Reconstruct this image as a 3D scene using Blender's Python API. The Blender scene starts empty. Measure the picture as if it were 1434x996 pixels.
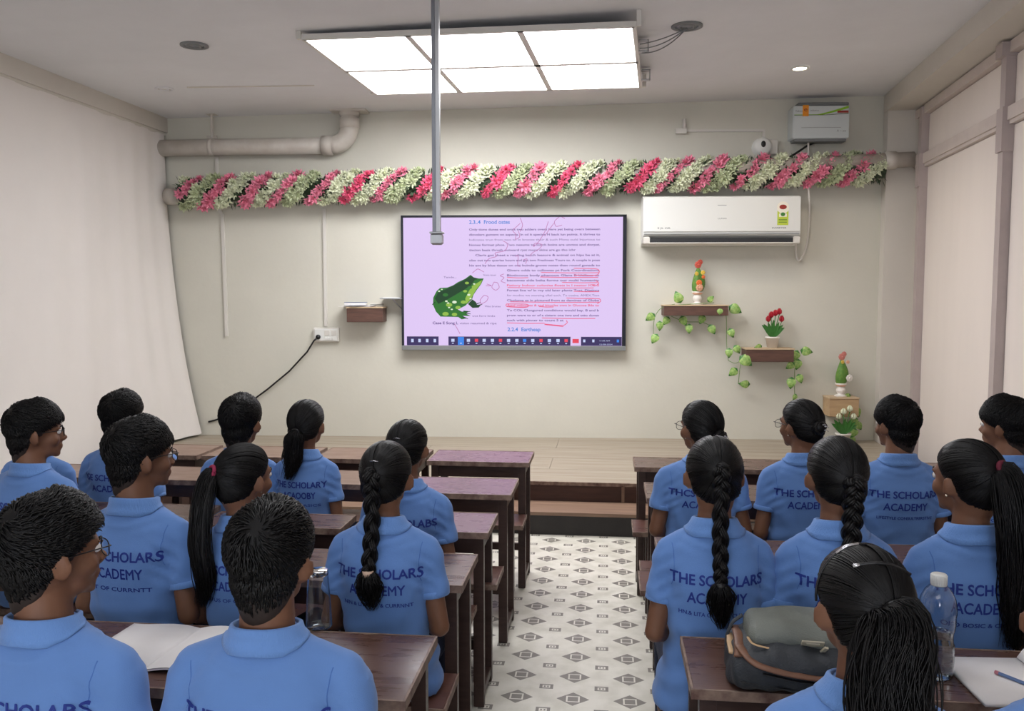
import bpy, bmesh, math, random
import numpy as np
from mathutils import Vector, Matrix
from mathutils.bvhtree import BVHTree
rng = np.random.default_rng(7); random.seed(7)
SC = bpy.context.scene; COL = SC.collection
PI = math.pi
# ------------------------------------------------------------------ camera
F = 1200.0; H = 1.72
PITCH = math.atan(88 / F); YAW = math.atan(133 / math.hypot(F, 88))
cd = bpy.data.cameras.new('camera'); cam = bpy.data.objects.new('camera', cd); COL.objects.link(cam)
cd.sensor_width = 36; cd.lens = F / 1434 * 36; cd.clip_start = .05
cam.location = (0, 0, H); cam.rotation_euler = (PI/2 - PITCH, 0, YAW); SC.camera = cam
# ------------------------------------------------------------------ world + exposure
w = bpy.data.worlds.new('world'); SC.world = w; w.use_nodes = True
w.node_tree.nodes['Background'].inputs[0].default_value = (.85, .9, 1, 1)
w.node_tree.nodes['Background'].inputs[1].default_value = .3
SC.view_settings.view_transform = 'Standard'; SC.view_settings.look = 'None'; SC.view_settings.gamma = 1
SC.view_settings.use_curve_mapping = False; SC.view_settings.exposure = 0.14
PANEL_POWER = 14.0      # visible ceiling panel
REAR_FILL_POWER = 2.5  # two added ceiling panels out of view, fill on the students' backs
WINDOW_FILL_POWER = 8.5      # added window in the wall behind the photographer       # like the panels over the seats

FW = np.array([-math.sin(YAW)*math.cos(PITCH), math.cos(YAW)*math.cos(PITCH), -math.sin(PITCH)])
RT = np.array([math.cos(YAW), math.sin(YAW), 0]); UP = np.cross(RT, FW); CAM = np.array([0, 0, H])
def ray(x, y): return RT*(x-717)/F + UP*(498-y)/F + FW
def atY(x, y, Y): d = ray(x, y); return CAM + d*Y/d[1]
def atZ(x, y, Z): d = ray(x, y); return CAM + d*(Z-H)/d[2]
def atX(x, y, X): d = ray(x, y); return CAM + d*X/d[0]
WS = .062                                        # the front wall runs slightly skew
def wallY(x, off=0): return 8.30 + WS*x - off
def atW(x, y, off=0):
    d = ray(x, y); return CAM + d*((8.30-off)/(d[1]-WS*d[0]))
def atR(x, y, off=0):                            # right hand partition
    d = ray(x, y); return CAM + d*((2.2116-off)/(d[0]-.073*d[1]))
def rightX(y): return 2.2116 + .073*y
def ceilZ(x): return 3.495 + .021*x
WANG = math.atan(WS)
# ------------------------------------------------------------------ mesh builder
def mesh_from(name, V, Fc, mats, mi=None, smooth=False):
    me = bpy.data.meshes.new(name)
    me.from_pydata([tuple(map(float, v)) for v in V], [], [tuple(map(int, f)) for f in Fc])
    for m in mats: me.materials.append(m)
    if mi is not None: me.polygons.foreach_set('material_index', np.asarray(mi, dtype=np.int32))
    if smooth: me.polygons.foreach_set('use_smooth', np.ones(len(me.polygons), dtype=bool))
    me.update(); return me
def link(name, me, parent=None):
    o = bpy.data.objects.new(name, me); COL.objects.link(o)
    if parent is not None: o.parent = parent
    return o
def tag(o, label=None, cat=None, group=None, kind=None):
    if label: o['label'] = label
    if cat: o['category'] = cat
    if group: o['group'] = group
    if kind: o['kind'] = kind
    return o
def thing(name, label, cat, loc=(0, 0, 0), rz=0, group=None):
    o = bpy.data.objects.new(name, None); COL.objects.link(o); o.empty_display_size = .1
    o.location = tuple(map(float, loc)); o.rotation_euler = (0, 0, rz); return tag(o, label, cat, group)
def basis(t, ref=(0, 0, 1)):
    t = t/np.linalg.norm(t); ref = np.array(ref, float)
    if abs(t@ref) > .95: ref = np.array([1., 0, 0])
    a = np.cross(ref, t); a /= np.linalg.norm(a); return a, np.cross(t, a)
class MB:
    def __init__(s): s.V = []; s.F = []; s.M = []; s.n = 0
    def add(s, V, Fc, m=0):
        V = np.asarray(V, float); s.V.append(V)
        for f in Fc: s.F.append([i+s.n for i in f])
        s.M += [m]*len(Fc); s.n += len(V); return s
    def box(s, c, d, m=0, rz=0, R=None, bev=0):
        x, y, z = np.array(d, float)/2
        if bev > 0:
            b = min(bev, x*.9, y*.9, z*.9); V = []
            for sz in (-1, 1):
                for (ix, iy, iz) in ((x-b, y-b, z), (x, y, z-b)):
                    if sz < 0: pass
                    V.append([(-ix, -iy, sz*iz), (ix, -iy, sz*iz), (ix, iy, sz*iz), (-ix, iy, sz*iz)])
            rings = [V[0], V[1], V[3], V[2]]; V = np.array([q for r in rings for q in r])
            Fc = [(3, 2, 1, 0), (12, 13, 14, 15)]
            for k in range(3):
                for j in range(4): Fc.append((k*4+j, k*4+(j+1) % 4, k*4+4+(j+1) % 4, k*4+4+j))
        else:
            V = np.array([(a, b, c2) for c2 in (-z, z) for (a, b) in ((-x, -y), (x, -y), (x, y), (-x, y))])
            Fc = [(3, 2, 1, 0), (4, 5, 6, 7)]+[(j, (j+1) % 4, 4+(j+1) % 4, 4+j) for j in range(4)]
        if rz: R = np.array(Matrix.Rotation(rz, 3, 'Z'))
        if R is not None: V = V@np.array(R).T
        return s.add(V+np.array(c, float), Fc, m)
    def hexa(s, b, t, m=0):                       # 4 bottom + 4 top corners
        return s.add(list(b)+list(t), [(3, 2, 1, 0), (4, 5, 6, 7)]+[(j, (j+1) % 4, 4+(j+1) % 4, 4+j) for j in range(4)], m)
    def tube(s, P, r, n=8, m=0, cap=True, flat=1.0, ref=(0, 0, 1)):
        P = np.asarray(P, float); k = len(P); r = np.broadcast_to(np.asarray(r, float), (k,))
        T = np.gradient(P, axis=0); V = []; a0 = None
        for i in range(k):
            t = T[i]/(np.linalg.norm(T[i])+1e-9)
            if a0 is None: a, b = basis(t, ref)
            else:
                a = a0-t*(a0@t); a /= (np.linalg.norm(a)+1e-9); b = np.cross(t, a)
            a0 = a
            for j in range(n):
                q = 2*PI*j/n; V.append(P[i]+r[i]*(math.cos(q)*a+math.sin(q)*b*flat))
        Fc = [(i*n+j, i*n+(j+1) % n, (i+1)*n+(j+1) % n, (i+1)*n+j) for i in range(k-1) for j in range(n)]
        if cap: Fc += [tuple(range(n-1, -1, -1)), tuple((k-1)*n+j for j in range(n))]
        return s.add(V, Fc, m)
    def ball(s, c, r, m=0, nu=12, nv=8, R=None):
        r = np.broadcast_to(np.asarray(r, float), (3,)); V = [(0, 0, -1)]
        for i in range(1, nv):
            a = PI*i/nv-PI/2
            V += [(math.cos(a)*math.cos(2*PI*j/nu), math.cos(a)*math.sin(2*PI*j/nu), math.sin(a)) for j in range(nu)]
        V.append((0, 0, 1)); V = np.array(V)*r
        if R is not None: V = V@np.array(R).T
        e = 1+(nv-1)*nu
        Fc = [(0, 1+(j+1) % nu, 1+j) for j in range(nu)]
        for i in range(nv-2):
            for j in range(nu): Fc.append((1+i*nu+j, 1+i*nu+(j+1) % nu, 1+(i+1)*nu+(j+1) % nu, 1+(i+1)*nu+j))
        Fc += [(e, e-nu+j, e-nu+(j+1) % nu) for j in range(nu)]
        return s.add(V+np.array(c, float), Fc, m)
    def capsule(s, a, b, ra, rb, n=12, m=0, k=6):
        a = np.array(a, float); b = np.array(b, float); L = np.linalg.norm(b-a); t = (b-a)/L
        P = []; r = []
        for i in range(k): q = PI/2*(i+.35)/k; P.append(a-t*ra*math.cos(q)); r.append(ra*math.sin(q))
        P += [a, (a*2+b)/3, (a+b*2)/3, b]; r += [ra, (ra*2+rb)/3, (ra+rb*2)/3, rb]
        for i in range(k-1, -1, -1): q = PI/2*(i+.35)/k; P.append(b+t*rb*math.cos(q)); r.append(rb*math.sin(q))
        return s.tube(P, r, n, m)
    def lathe(s, prof, n=24, c=(0, 0, 0), m=0, closed=False):
        V = []; k = len(prof)
        for (r, z) in prof:
            V += [(c[0]+r*math.cos(2*PI*j/n), c[1]+r*math.sin(2*PI*j/n), c[2]+z) for j in range(n)]
        Fc = [(i*n+j, i*n+(j+1) % n, (i+1)*n+(j+1) % n, (i+1)*n+j) for i in range(k-1) for j in range(n)]
        if closed: Fc += [((k-1)*n+j, (k-1)*n+(j+1) % n, (j+1) % n, j) for j in range(n)]
        return s.add(V, Fc, m)
    def loft(s, rings, m=0, cap=True):
        n = len(rings[0]); V = [p for r in rings for p in r]
        Fc = [(i*n+j, i*n+(j+1) % n, (i+1)*n+(j+1) % n, (i+1)*n+j) for i in range(len(rings)-1) for j in range(n)]
        if cap: Fc += [tuple(range(n-1, -1, -1)), tuple((len(rings)-1)*n+j for j in range(n))]
        return s.add(V, Fc, m)
    def grid(s, G, m=0):
        G = np.asarray(G); a, b = G.shape[:2]
        return s.add(G.reshape(-1, 3), [(i*b+j, (i+1)*b+j, (i+1)*b+j+1, i*b+j+1) for i in range(a-1) for j in range(b-1)], m)
    def disc(s, c, r, nrm, n=12, m=0):
        a, b = basis(np.array(nrm, float)); c = np.array(c, float)
        return s.add([c+r*(math.cos(2*PI*j/n)*a+math.sin(2*PI*j/n)*b) for j in range(n)], [tuple(range(n))], m)
    def verts(s): return np.concatenate(s.V)
    def xf(s, M):
        M = np.array(M); s.V = [v@M[:3, :3].T+M[:3, 3] for v in s.V]; return s
    def build(s, name, mats, parent=None, smooth=False, **kw):
        if not isinstance(mats, (list, tuple)): mats = [mats]
        o = link(name, mesh_from(name, s.verts(), s.F, mats, s.M, smooth), parent)
        return tag(o, **kw) if kw else o
def sharp(o, ang=40):
    me = o.data
    me.polygons.foreach_set('use_smooth', np.ones(len(me.polygons), dtype=bool))
    me.set_sharp_from_angle(angle=math.radians(ang)); return o
def fuse(mb, voxel, smooth=4, fac=.5):
    me = mesh_from('tmp', mb.verts(), mb.F, [])
    o = bpy.data.objects.new('tmp', me); COL.objects.link(o)
    m = o.modifiers.new('r', 'REMESH'); m.mode = 'VOXEL'; m.voxel_size = voxel; m.use_smooth_shade = True
    if smooth:
        q = o.modifiers.new('s', 'SMOOTH'); q.iterations = smooth; q.factor = fac
    dg = bpy.context.evaluated_depsgraph_get(); ev = o.evaluated_get(dg)
    out = bpy.data.meshes.new_from_object(ev, depsgraph=dg)
    bpy.data.objects.remove(o); bpy.data.meshes.remove(me)
    out.polygons.foreach_set('use_smooth', np.ones(len(out.polygons), dtype=bool)); return out
def mesh_np(me):
    V = np.empty(len(me.vertices)*3); me.vertices.foreach_get('co', V)
    N = np.empty(len(me.vertices)*3); me.vertex_normals.foreach_get('vector', N); return V.reshape(-1, 3), N.reshape(-1, 3)
# ------------------------------------------------------------------ materials
def srgb(r, g, b): return tuple(((c/255)/12.92 if c/255 <= .04045 else ((c/255+.055)/1.055)**2.4) for c in (r, g, b))+(1,)
MATS = {}
def mat(name, rgb, rough=.6, metal=0, spec=.5, var=0, vscale=6, bump=0, bscale=60, emit=None, trans=0, ior=1.45, alpha=1, sheen=0, vstretch=(1, 1, 1), bstretch=(1, 1, 1), rvar=0, rgb2=None, coat=0):
    if name in MATS: return MATS[name]
    m = bpy.data.materials.new(name); m.use_nodes = True; nt = m.node_tree; B = nt.nodes['Principled BSDF']; MATS[name] = m
    c = srgb(*rgb); B.inputs['Base Color'].default_value = c; B.inputs['Roughness'].default_value = rough
    B.inputs['Metallic'].default_value = metal; B.inputs['Specular IOR Level'].default_value = spec
    B.inputs['Transmission Weight'].default_value = trans; B.inputs['IOR'].default_value = ior; B.inputs['Alpha'].default_value = alpha
    B.inputs['Sheen Weight'].default_value = sheen; B.inputs['Coat Weight'].default_value = coat
    N = nt.nodes.new; L = nt.links.new
    if var or bump or rvar or rgb2: tc = N('ShaderNodeTexCoord')
    if var or rgb2 or rvar:
        mp = N('ShaderNodeMapping'); mp.inputs['Scale'].default_value = vstretch; L(tc.outputs['Object'], mp.inputs[0])
        n = N('ShaderNodeTexNoise'); n.inputs['Scale'].default_value = vscale; n.inputs['Detail'].default_value = 5; n.inputs['Roughness'].default_value = .6
        L(mp.outputs[0], n.inputs['Vector'])
        if var or rgb2:
            cr = N('ShaderNodeValToRGB'); e = cr.color_ramp.elements; e[0].position = .3; e[1].position = .7
            c2 = srgb(*rgb2) if rgb2 else tuple(min(1, x*(1+var)) for x in c[:3])+(1,)
            e[0].color = c if rgb2 else tuple(x*(1-var) for x in c[:3])+(1,); e[1].color = c2
            L(n.outputs['Fac'], cr.inputs[0]); L(cr.outputs[0], B.inputs['Base Color'])
        if rvar:
            mr = N('ShaderNodeMapRange'); mr.inputs[3].default_value = max(.03, rough-rvar); mr.inputs[4].default_value = rough+rvar
            mr.inputs[1].default_value = .3; mr.inputs[2].default_value = .7
            L(n.outputs['Fac'], mr.inputs[0]); L(mr.outputs[0], B.inputs['Roughness'])
    if bump:
        mp2 = N('ShaderNodeMapping'); mp2.inputs['Scale'].default_value = bstretch; L(tc.outputs['Object'], mp2.inputs[0])
        n2 = N('ShaderNodeTexNoise'); n2.inputs['Scale'].default_value = bscale; n2.inputs['Detail'].default_value = 3; L(mp2.outputs[0], n2.inputs['Vector'])
        bp = N('ShaderNodeBump'); bp.inputs['Strength'].default_value = bump; bp.inputs['Distance'].default_value = .01
        L(n2.outputs['Fac'], bp.inputs['Height']); L(bp.outputs[0], B.inputs['Normal'])
    if emit: B.inputs['Emission Color'].default_value = srgb(*emit[0]); B.inputs['Emission Strength'].default_value = emit[1]
    return m
m_wall = mat('wall_paint', (207, 204, 191), .75, var=.035, vscale=1.4, bump=.12, bscale=25)
m_wallside = mat('wall_paint_side', (206, 200, 190), .75, var=.04, vscale=1.2, bump=.1, bscale=25)
m_ceil = mat('ceiling_paint', (220, 220, 222), .8, var=.05, vscale=1.1, bump=.12, bscale=14)
m_panel = mat('partition_board', (230, 220, 212), .6, var=.03, vscale=2, vstretch=(1, 1, .15), bump=.04, bscale=8, bstretch=(3, 3, .3))
m_post = mat('post_paint', (180, 167, 163), .6, var=.06, vscale=5, bump=.1, bscale=30)
m_rail = mat('rail_paint', (206, 194, 187), .55, var=.06, vscale=5)
m_curt = mat('curtain_cloth', (222, 216, 210), .85, var=.02, vscale=2.5, sheen=.2, bump=.15, bscale=9)
m_pipe = mat('pipe_paint', (205, 199, 190), .45, rgb2=(188, 180, 170), vscale=7, bump=.25, bscale=22)
m_wood = mat('dark_desk_wood', (52, 36, 32), .38, rgb2=(66, 47, 41), vscale=9, vstretch=(1, 8, 8), bump=.06, bscale=60, bstretch=(1, 9, 1), rvar=.08)
m_top = mat('desk_top_laminate', (84, 60, 52), .3, rgb2=(100, 74, 64), vscale=5, vstretch=(1, 6, 1), bump=.06, bscale=30, bstretch=(1, 5, 1), rvar=.08, spec=.6)
m_topmau = mat('mauve_reflection_desk_top', (122, 92, 102), .28, rgb2=(130, 100, 108), vscale=4, vstretch=(1, 3, 1), rvar=.04, spec=.6)  # lilac reflection of the screen is put into this base colour
m_toptan = mat('tan_reflection_desk_top', (136, 108, 92), .35, rgb2=(122, 96, 82), vscale=4, vstretch=(1, 3, 1), rvar=.05, spec=.6)  # base colour lightened to carry the bright wall's grazing reflection
m_edge = mat('worn_wood_edge', (150, 128, 112), .6, rgb2=(88, 62, 54), vscale=22)
m_bench = mat('bench_top', (82, 52, 46), .33, rgb2=(104, 70, 60), vscale=6, vstretch=(1, 6, 1), rvar=.08)
m_stage = mat('stage_laminate', (160, 149, 132), .5, rgb2=(148, 136, 119), vscale=3, vstretch=(.5, 7, 5), rvar=.08, bump=.03)
m_tread = mat('step_tread', (142, 116, 96), .5, rgb2=(118, 92, 76), vscale=4, vstretch=(.5, 6, 5))
m_stagef = mat('stage_front_wood', (86, 58, 48), .5, rgb2=(64, 42, 36), vscale=4, vstretch=(.6, 3, 6))
m_riser = mat('riser_dark', (52, 48, 46), .6, rgb2=(38, 35, 35), vscale=5)
m_white = mat('white_plastic', (225, 225, 220), .35, spec=.5)
m_white2 = mat('aged_white_plastic', (212, 208, 200), .4)
m_grey = mat('grey_plastic', (120, 122, 122), .5)
m_dark = mat('dark_vent', (45, 46, 48), .6)
m_black = mat('black_plastic', (18, 18, 20), .4)
m_metal = mat('brushed_metal', (150, 152, 156), .35, metal=.8)
m_alum = mat('aluminium', (175, 176, 178), .4, metal=.6)
m_skinA = mat('skin_brown', (116, 80, 60), .5, var=.07, vscale=14, spec=.35)
m_skinB = mat('skin_dark_brown', (96, 64, 48), .5, var=.07, vscale=14, spec=.35)
m_hair = mat('black_hair', (12, 10, 10), .42, spec=.3)
m_haircap = mat('black_hair_base', (14, 12, 12), .6, spec=.3)
m_stub = mat('shaved_scalp', (40, 29, 24), .7, var=.2, vscale=60)
m_shirt = mat('blue_polo_knit', (95, 131, 188), .8, var=.03, vscale=8, bump=.12, bscale=420, sheen=.15, spec=.25)
m_collar = mat('blue_polo_rib', (102, 140, 198), .8, bump=.25, bscale=300, sheen=.15, spec=.25, bstretch=(1, 1, .1))
m_seam = mat('shirt_seam', (70, 108, 172), .8)
m_ink = mat('navy_print', (27, 48, 130), .7)
m_jean = mat('navy_trousers', (28, 34, 56), .8, bump=.2, bscale=200)
m_shoe = mat('black_shoe', (20, 20, 22), .4)
m_eye = mat('eye_white', (225, 220, 215), .2); m_iris = mat('dark_iris', (30, 18, 12), .2)
m_lip = mat('lips', (110, 62, 54), .5)
m_tieM = mat('maroon_hair_tie', (92, 20, 40), .8, bump=.3, bscale=200)
m_tieP = mat('pink_hair_tie', (130, 30, 62), .8); m_tieB = mat('beige_hair_tie', (190, 160, 140), .6)
m_clip = mat('silver_clip', (215, 215, 220), .2, metal=.9); m_gold = mat('gold_stud', (230, 215, 190), .2, metal=.6)
m_gframe = mat('spectacle_frame', (40, 36, 36), .3, metal=.5)
m_glass = mat('clear_glass', (245, 250, 252), .03, trans=1, ior=1.45)
m_bottle = mat('clear_plastic', (240, 245, 248), .03, trans=1, ior=1.45, spec=.6)
m_lens = mat('spectacle_lens', (245, 248, 250), .03, trans=1, ior=1.02)
m_water = mat('water', (235, 245, 248), .0, trans=1, ior=1.33)
m_paper = mat('paper', (232, 228, 226), .7, bump=.05, bscale=20)
m_line = mat('pencil_line', (190, 188, 192), .8)
m_leaf = mat('variegated_leaf', (96, 150, 62), .45, rgb2=(190, 210, 130), vscale=40)
m_leafd = mat('leaf_green', (60, 120, 50), .45, var=.15, vscale=30)
m_stem = mat('vine_stem', (120, 150, 90), .6)
m_shelf = mat('floating_shelf_wood', (104, 74, 62), .5, rgb2=(80, 56, 48), vscale=5, vstretch=(1, 4, 8))
m_shelft = mat('tan_shelf_wood', (188, 158, 120), .5, rgb2=(172, 142, 106), vscale=5, vstretch=(1, 4, 8))
m_shtop = mat('shelf_top_edge', (196, 172, 140), .5)
m_pink = mat('pink_petal', (232, 138, 162), .6, var=.12, vscale=9)
m_hot = mat('hot_pink_petal', (230, 98, 132), .6, var=.12, vscale=9)
m_cream = mat('cream_petal', (222, 226, 196), .6, var=.06, vscale=9)
m_cream2 = mat('pale_green_petal', (196, 204, 166), .6, var=.08, vscale=9)
m_gleaf = mat('garland_leaf', (58, 74, 52), .6, var=.3, vscale=20)
# floor print: diamonds and small rectangles on pale sheet flooring
def floor_mat():
    m = bpy.data.materials.new('patterned_floor_sheet'); m.use_nodes = True; nt = m.node_tree; B = nt.nodes['Principled BSDF']
    N = nt.nodes.new; L = nt.links.new
    tc = N('ShaderNodeTexCoord'); sp = N('ShaderNodeSeparateXYZ'); L(tc.outputs['Object'], sp.inputs[0])
    def M(op, a, b=None, c=None):
        n = N('ShaderNodeMath'); n.operation = op
        for i, v in enumerate((a, b, c)):
            if v is None: continue
            if isinstance(v, (int, float)): n.inputs[i].default_value = v
            else: L(v, n.inputs[i])
        return n.outputs[0]
    x, y = sp.outputs[0], sp.outputs[1]
    def cell(v, o, p): return M('ABSOLUTE', M('SUBTRACT', M('FRACT', M('DIVIDE', M('SUBTRACT', v, o), p)), .5))   # 0 at cell centre
    PX, PY = .240, .2120
    X0, Y0 = -.130-PX/2, 5.858-PY/2
    ux, uy = M('MULTIPLY', cell(x, X0, PX), PX), M('MULTIPLY', cell(y, Y0, PY), PY)
    def lt(a, b): return M('LESS_THAN', a, b)
    dia = lt(M('ADD', M('DIVIDE', ux, .070), M('DIVIDE', uy, .060)), 1)
    in1 = M('MULTIPLY', lt(ux, .029), lt(uy, .027)); in2 = M('MULTIPLY', lt(ux, .022), lt(uy, .020))
    ring = M('MULTIPLY', in1, M('SUBTRACT', 1, in2))
    ring2 = M('MULTIPLY', M('MULTIPLY', lt(ux, .019), lt(uy, .017)), M('SUBTRACT', 1, M('MULTIPLY', lt(ux, .016), lt(uy, .014))))
    vx, vy = M('MULTIPLY', cell(x, X0+PX/2, PX), PX), M('MULTIPLY', cell(y, Y0+PY/2, PY), PY)
    sm = M('MULTIPLY', lt(vx, .030), lt(vy, .022)); smi = M('MULTIPLY', lt(vx, .017), lt(vy, .012)); smc = M('MULTIPLY', lt(M('ABSOLUTE', M('SUBTRACT', vx, .007)), .0035), lt(vy, .007))
    d = M('MULTIPLY', dia, M('SUBTRACT', 1, ring)); s2 = M('MULTIPLY', sm, M('SUBTRACT', 1, M('MULTIPLY', smi, M('SUBTRACT', 1, smc))))
    dark = M('MAXIMUM', d, s2)
    no = N('ShaderNodeTexNoise'); no.inputs['Scale'].default_value = 9; no.inputs['Detail'].default_value = 6; L(tc.outputs['Object'], no.inputs['Vector'])
    cr = N('ShaderNodeValToRGB'); cr.color_ramp.elements[0].color = srgb(198, 194, 180); cr.color_ramp.elements[1].color = srgb(216, 212, 200)
    cr.color_ramp.elements[0].position = .35; cr.color_ramp.elements[1].position = .62; L(no.outputs['Fac'], cr.inputs[0])
    mx = N('ShaderNodeMix'); mx.data_type = 'RGBA'; L(M('MULTIPLY', dark, .95), mx.inputs[0]); L(cr.outputs[0], mx.inputs[6]); mx.inputs[7].default_value = srgb(112, 106, 98)
    L(mx.outputs[2], B.inputs['Base Color']); B.inputs['Roughness'].default_value = .42
    return m
m_floor = floor_mat()
# ------------------------------------------------------------------ light panels (front one visible, rear two added for fill)
def emis(name, s, col=(252, 252, 255)): return mat(name, (240, 240, 240), .5, emit=(col, s))
m_lit = emis('panel_diffuser', PANEL_POWER); m_litr = emis('rear_fill_diffuser', REAR_FILL_POWER); m_spot = emis('downlight_lens', 14, (255, 240, 215))
def light_fitting(label, corners, z, m_e, group=None):
    # corners: near-left, near-right, far-right, far-left (x, y)
    q = np.array(corners, float); t = thing('ceiling_light', label, 'light', (q[:, 0].mean(), q[:, 1].mean(), z), 0, group)
    q = q-q.mean(0)
    def P(u, v): return q[0]*(1-u)*(1-v)+q[1]*u*(1-v)+q[2]*u*v+q[3]*(1-u)*v
    us = [0, .325, .665, 1]; vs = [0, .52, 1]
    for i in range(3):
        for j in range(2):
            g = .008; gv = .010; c = [P(us[i]+g, vs[j]+gv), P(us[i+1]-g, vs[j]+gv), P(us[i+1]-g, vs[j+1]-gv), P(us[i]+g, vs[j+1]-gv)]
            MB().hexa([(*k, 0) for k in c], [(*k, .012) for k in c]).build('light_panel', m_e, t)
    fr = MB()
    for u in us:
        wd = .021 if u not in (0, 1) else .012; a, b = P(u, 0), P(u, 1)
        fr.hexa([(a[0]-wd, a[1]-.012, -.006), (a[0]+wd, a[1]-.012, -.006), (b[0]+wd, b[1]+.012, -.006), (b[0]-wd, b[1]+.012, -.006)],
                [(a[0]-wd, a[1]-.012, .03), (a[0]+wd, a[1]-.012, .03), (b[0]+wd, b[1]+.012, .03), (b[0]-wd, b[1]+.012, .03)])
    for v in vs:
        wd = .026 if v == .52 else .014; a, b = P(0, v), P(1, v)
        fr.hexa([(a[0], a[1]-wd, -.006), (b[0], b[1]-wd, -.006), (b[0], b[1]+wd, -.006), (a[0], a[1]+wd, -.006)],
                [(a[0], a[1]-wd, .03), (b[0], b[1]-wd, .03), (b[0], b[1]+wd, .03), (a[0], a[1]+wd, .03)])
    fr.build('frame', m_white2, t)
    MB().hexa([(*P(0, 0), .0125), (*P(1, 0), .0125), (*P(1, 1), .0125), (*P(0, 1), .0125)],
              [(*P(0, 0), .034), (*P(1, 0), .034), (*P(1, 1), .034), (*P(0, 1), .034)]).build('backing', m_grey, t)
    for (u, v) in ((0, 0), (1, 0), (0, 1), (1, 1)):
        c = P(u, v); top = ceilZ(t.location.x+c[0])-z
        MB().box((c[0]+(.03 if u else -.03), c[1], (top+0)/2), (.03, .03, top)).build('hanger', m_white2, t)
    if m_e is m_lit:
        for v in (.36, .86):
            c = P(1, v); b = MB()
            b.box((c[0]+.045, c[1], .075), (.07, .05, .008)); b.box((c[0]+.045, c[1], -.0), (.07, .05, .008)); b.box((c[0]+.078, c[1], .037), (.008, .05, .082))
            b.build('side_bracket', m_alum, t)
    return t
light_fitting('large lit ceiling panel of six white squares hanging before the front wall', [(-2.018, 5.645), (.157, 5.608), (.26, 7.233), (-1.96, 7.243)], 3.40, m_lit)
light_fitting('added fill light panel over the middle desks, unseen above the frame', [(-1.6, 1.9), (.7, 1.9), (.7, 3.5), (-1.6, 3.5)], 3.36, m_litr)  # this panel and the next are added to brighten backs and ceiling
light_fitting('added fill light panel behind the last desks, unseen above the frame', [(-1.6, -1.9), (.7, -1.9), (.7, -.3), (-1.6, -.3)], 3.36, m_litr)
# ------------------------------------------------------------------ room shell
XL = -4.35; YB = -3.0
def S(name, mb, m, **k): o = mb.build(name, m, None); o['kind'] = 'structure'; return o
S('floor', MB().box((-.7, 2.9, -.05), (8.4, 12.2, .1)), m_floor)
b = MB(); x0, x1 = XL-.3, 3.4
b.hexa([(x0, YB-.2, ceilZ(x0)), (x1, YB-.2, ceilZ(x1)), (x1, 9, ceilZ(x1)), (x0, 9, ceilZ(x0))], [(x0, YB-.2, 3.8), (x1, YB-.2, 3.8), (x1, 9, 3.8), (x0, 9, 3.8)])
S('ceiling', b, m_ceil)
b = MB(); b.hexa([(x0, wallY(x0), 0), (x1, wallY(x1), 0), (x1, 9, 0), (x0, 9, 0)], [(x0, wallY(x0), 3.7), (x1, wallY(x1), 3.7), (x1, 9, 3.7), (x0, 9, 3.7)])
S('wall_front', b, m_wall)
S('wall_left', MB().box((XL-.15, 2.9, 1.85), (.2, 12, 3.7)), m_wallside)
S('wall_back', MB().box((-.7, YB-.1, 1.85), (8, .2, 3.7)), m_wallside)
b = MB(); y0, y1 = YB, 8.9
b.hexa([(rightX(y0)+.03, y0, 0), (rightX(y0)+.2, y0, 0), (rightX(y1)+.2, y1, 0), (rightX(y1)+.03, y1, 0)],
       [(rightX(y0)+.03, y0, 3.6), (rightX(y0)+.2, y0, 3.6), (rightX(y1)+.2, y1, 3.6), (rightX(y1)+.03, y1, 3.6)])
wr = S('wall_right', b, m_panel)
def rbar(y0, y1, z0, z1, t=.05, off=.03, y2=None):      # bar following the partition
    b = MB(); b.hexa([(rightX(y0)-t+off, y0, z0), (rightX(y0)+off, y0, z0), (rightX(y1)+off, y1, z0), (rightX(y1)-t+off, y1, z0)],
                     [(rightX(y0)-t+off, y0, z1), (rightX(y0)+off, y0, z1), (rightX(y1)+off, y1, z1), (rightX(y1)-t+off, y1, z1)]); return b
posts = [8.10, 6.16, 4.2, 2.2, .2, -1.8]
for k, y in enumerate(posts):
    rbar(y-.045, y+.045, .0, 3.36, .075).build('post', m_post, wr)
    rbar(y-.055, y+.055, 2.66, 2.95, .09).build('post_joint', m_post, wr)
    if k == 1: rbar(y-.06, y+.06, 3.28, 3.37, .11).build('post_cap', m_post, wr)
ys = [8.4]+posts+[YB]
for i in range(len(ys)-1):
    a, c = ys[i+1]+.047, ys[i]-.047
    if c-a < .1: continue
    rbar(a, c, 2.86, 2.95, .06).build('rail', m_rail, wr)
    rbar(a, c, 2.835, 2.86, .045).build('rail_lip', m_rail, wr)
    rbar(a+.004, c-.004, .02, 2.83, .012).build('panel', m_panel, wr); rbar(a+.004, c-.004, 2.955, 3.29, .012).build('panel', m_panel, wr)
    rbar(a, c, 3.30, 3.375, .06).build('top_rail', m_rail, wr)
# added glowing windows, unseen behind the photographer, to light backs and ceiling
for k, xw in enumerate((-2.2, .4)):
    fr = MB(); 
    for (cx_, cz_, dx_, dz_) in ((0, .68, 1.5, .06), (0, -.68, 1.5, .06), (-.72, 0, .06, 1.3), (.72, 0, .06, 1.3), (0, 0, .05, 1.3)): fr.box((xw+cx_, YB+.03, 1.95+cz_), (dx_, .06, dz_))
    wf_ = fr.build(f'fill_window_{k+1}', m_white2); wf_['kind'] = 'structure'
    for sx_ in (-.36, .36): MB().box((xw+sx_, YB+.02, 1.95), (.66, .01, 1.29)).build('pane', mat('window_fill_glow', (240, 240, 240), .5, emit=((235, 242, 255), WINDOW_FILL_POWER)), wf_)
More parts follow.
